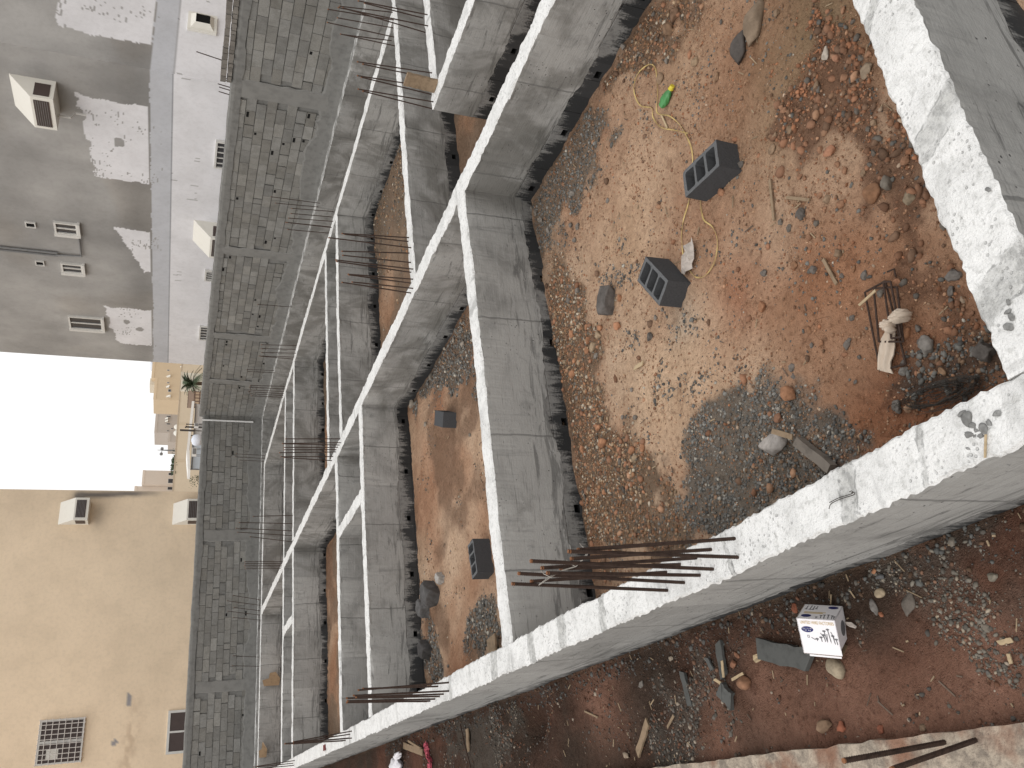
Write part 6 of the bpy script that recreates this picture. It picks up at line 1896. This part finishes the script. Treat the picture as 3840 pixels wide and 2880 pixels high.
def carton():
    ox, oy = cr5(1125, 615); d0 = ray(ox, oy); d0 /= np.linalg.norm(d0)
    ex = RM @ np.array([1.0, 0, 0]); ex = ex - d0 * (ex @ d0); ex /= np.linalg.norm(ex); ey = np.cross(d0, ex)
    if ey @ (RM @ np.array([0, 1.0, 0])) < 0: ey = -ey

    def vec(x, y, z): return ex * x + ey * y + d0 * z
    a = vec(-680, -45, 220); b_ = vec(70, 650, 349); c = vec(160, -255, 442)
    sc = 340 / 1659
    low = min(0, (a @ [0, 0, 1]) + 0, (b_ @ [0, 0, 1]), (c @ [0, 0, 1]), ((b_ + c) @ [0, 0, 1]), ((a + b_) @ [0, 0, 1]), ((a + c) @ [0, 0, 1]), ((a + b_ + c) @ [0, 0, 1]))
    dist = 4.4
    for _ in range(20):
        f = sc * dist / F * (F / math.sqrt((ox - CX) ** 2 + (oy - CY) ** 2 + F * F))
        O = np.array([0, 0, H]) + d0 * dist
        zl = O[2] + low * f
        dist += (zl - (-.735)) / -d0[2] * .8
    A, B, C = a * f, b_ * f, c * f
    e = empty('nail_carton', O); tag(e, 'small white printed carton of nails with torn flap in the dark trench', 'carton')
    nA, nB, nC = A / np.linalg.norm(A), B / np.linalg.norm(B), C / np.linalg.norm(C)
    box = MB(); t = .004
    # outer panels as thin boards: bright face (A,B), printed face (A,C), dark face (B,C), and the three hidden ones
    def panel(o, u, v, w, mi): box.obox(o, u, v, w * t, mi)
    panel(np.zeros(3), A, B, nC, 0); panel(C * 0, A, C, nB, 0); panel(C - nC * t, A, B * .9, nC, 0); panel(B - nB * t, A, C * .8, nB, 1); panel(A - nA * t, B, C, nA, 1)
    panel(nA * t * 0, B * .82, C, nA, 0)
    box.build('carton_body', ['card_white', 'card_brown'], e)
    # torn flap past the bright face
    fl = MB(); fl.obox(B + nB * .001 + A * .03, A * .82, B * .05, nC * .004 - nB * .0, 0); fl.build('torn_flap', ['card_white'], e)
    P0 = A                                   # far left corner of the bright face
    U = -A; Vv = B                            # text axes: right, down
    nU, nV = U / np.linalg.norm(U), Vv / np.linalg.norm(Vv); lu, lv = np.linalg.norm(U), np.linalg.norm(Vv)
    nrm = -nC
    pr = MB()

    def pt(o0, uu, vv, n_, u, v, lift): return o0 + uu * u + vv * v + n_ * lift

    def flat(pts, uu, vv, o0, n_, mi, l0=.0004, l1=.0010):
        k = len(pts)
        v = [pt(o0, uu, vv, n_, u, w, l0) for u, w in pts] + [pt(o0, uu, vv, n_, u, w, l1) for u, w in pts]
        pr.add(v, [tuple(range(k, 2 * k))] + [(i, (i + 1) % k, k + (i + 1) % k, k + i) for i in range(k)], mi)

    def oval(cu, cv, ru, rv, *a_): flat([(cu + ru * math.cos(6.283 * i / 28), cv + rv * math.sin(6.283 * i / 28)) for i in range(28)], *a_)

    def nail(u, v, du, dv, ln, w, hd, *a_):
        L_ = math.hypot(du, dv); du /= L_; dv /= L_; pu, pv = -dv, du
        flat([(u + pu * w, v + pv * w), (u + du * ln * .85 + pu * w, v + dv * ln * .85 + pv * w), (u + du * ln, v + dv * ln), (u + du * ln * .85 - pu * w, v + dv * ln * .85 - pv * w), (u - pu * w, v - pv * w)], *a_)
        oval(u, v, hd, hd * .55, *a_)
    bf = (nU * lu, nV * lv, P0, nrm)           # normalised coords 0..1
    F1 = (U, Vv, P0, nrm)
    oval(.235, .30, .155, .082, *F1, 0)
    for (u, v, du, dv, ln) in ((.66, .32, .12, 1, .30), (.76, .27, .08, 1, .38), (.63, .43, .1, 1, .20), (.55, .50, .08, 1, .13), (.44, .55, .1, 1, .06), (.86, .44, .12, 1, .24), (.93, .53, .1, 1, .16)):
        nail(u, v, du, dv, ln, .012, .045, *F1, 1)
    for (u, v, du, dv, ln) in ((.30, .52, .8, .5, .12), (.56, .38, .5, .9, .2), (.72, .40, -.1, 1, .24), (.83, .33, .3, .9, .2)):
        nail(u, v, du, dv, ln, .010, .004, *F1, 1)
    flat([(.20, .46), (.255, .46), (.255, .53), (.20, .53)], *F1, 1)
    oval(.228, .49, .016, .022, *F1, 2, .0011, .0016)
    # printed side face: axes right = -A, down = from far edge C to the shared edge
    F2 = (-A, -C, A + C, -nB)
    oval(.22, .80, .13, .10, *F2, 0); oval(.80, .17, .13, .09, *F2, 0)
    for (u, v, ln) in ((.60, .74, .2), (.68, .70, .26), (.78, .68, .28), (.88, .72, .24), (.94, .78, .18), (.50, .86, .1)): nail(u, v, .1, 1, ln, .012, .04, *F2, 1)
    for (u, v, ln) in ((.12, .34, .24), (.22, .36, .3), (.30, .36, .26), (.38, .30, .2)): nail(u, v, .05, -1, ln, .012, .04, *F2, 1)
    for k, (v, w) in enumerate(((.53, .56), (.60, .50))): flat([(.12, v), (.12 + w, v), (.12 + w, v + .035), (.12, v + .035)], *F2, 3)
    # dark printed blot on the shaded end
    F3 = (C, B, np.zeros(3), -nA)
    oval(.6, .45, .22, .2, *F3, 1)
    pr.build('printing', ['ink_blue', 'ink_grey', 'ink_white', 'ink_gold'], e)

    def text(body, u, v, wid, hgt, mat, name, sq=1.0):
        cu = bpy.data.curves.new('txt', 'FONT'); cu.body = body; cu.size = 1.0; cu.extrude = .0; cu.align_x = 'CENTER'; cu.align_y = 'CENTER'
        to = bpy.data.objects.new('txt', cu); COL.objects.link(to)
        bpy.context.view_layer.update()
        me = bpy.data.meshes.new_from_object(to.evaluated_get(bpy.context.evaluated_depsgraph_get()))
        co_ = np.array([vv.co[:] for vv in me.vertices]); w_ = np.ptp(co_[:, 0]); h_ = np.ptp(co_[:, 1]); mid = (co_.max(0) + co_.min(0)) / 2
        for i, vv in enumerate(me.vertices):
            p = pt(P0, U, Vv, nrm, u + (co_[i, 0] - mid[0]) / w_ * wid, v - (co_[i, 1] - mid[1]) / h_ * hgt, .0018)
            vv.co = p
        bpy.data.objects.remove(to); bpy.data.curves.remove(cu)
        me.materials.append(MATS[mat]); o = bpy.data.objects.new(name, me); COL.objects.link(o); o.parent = e
    text('UNITED WIRE FACTORIES', .52, .105, .86, .085, 'ink_gold', 'lettering')
    text('Bwg - 13 x 30', .235, .275, .24, .034, 'ink_white', 'lettering')
    text('1.8  Kg', .235, .325, .18, .030, 'ink_white', 'lettering')


carton()

# ------------------------------------------------------------------ light
W = bpy.data.worlds.new('World'); S.world = W; W.use_nodes = True
nt = W.node_tree
bg = nt.nodes['Background']
sky = nt.nodes.new('ShaderNodeTexSky'); sky.sky_type = 'NISHITA'; sky.sun_disc = False
EL, AZ = math.radians(50), math.radians(238)
sky.sun_elevation = EL; sky.sun_rotation = AZ; sky.dust_density = 6.0; sky.air_density = 1.0
mx = nt.nodes.new('ShaderNodeMix'); mx.data_type = 'RGBA'; mx.inputs[0].default_value = .88
mx.inputs[7].default_value = (12.3, 12.2, 12.1, 1)                 # even cloud cover
nt.links.new(sky.outputs[0], mx.inputs[6]); nt.links.new(mx.outputs[2], bg.inputs[0])
bg.inputs[1].default_value = .1
sl = bpy.data.lights.new('sun', 'SUN'); sl.energy = .9; sl.angle = math.radians(45); sl.color = (1, .97, .93)
so = bpy.data.objects.new('sun', sl); COL.objects.link(so)
# sun direction: rotation measured from +Y towards +X
dirv = Vector((math.sin(AZ) * math.cos(EL), math.cos(AZ) * math.cos(EL), math.sin(EL)))
so.rotation_euler = (-dirv).to_track_quat('-Z', 'Y').to_euler()
so.location = (0, 0, 30)

S.view_settings.view_transform = 'Standard'
S.view_settings.look = 'None'
S.view_settings.exposure = 0.0
S.view_settings.gamma = 1.0
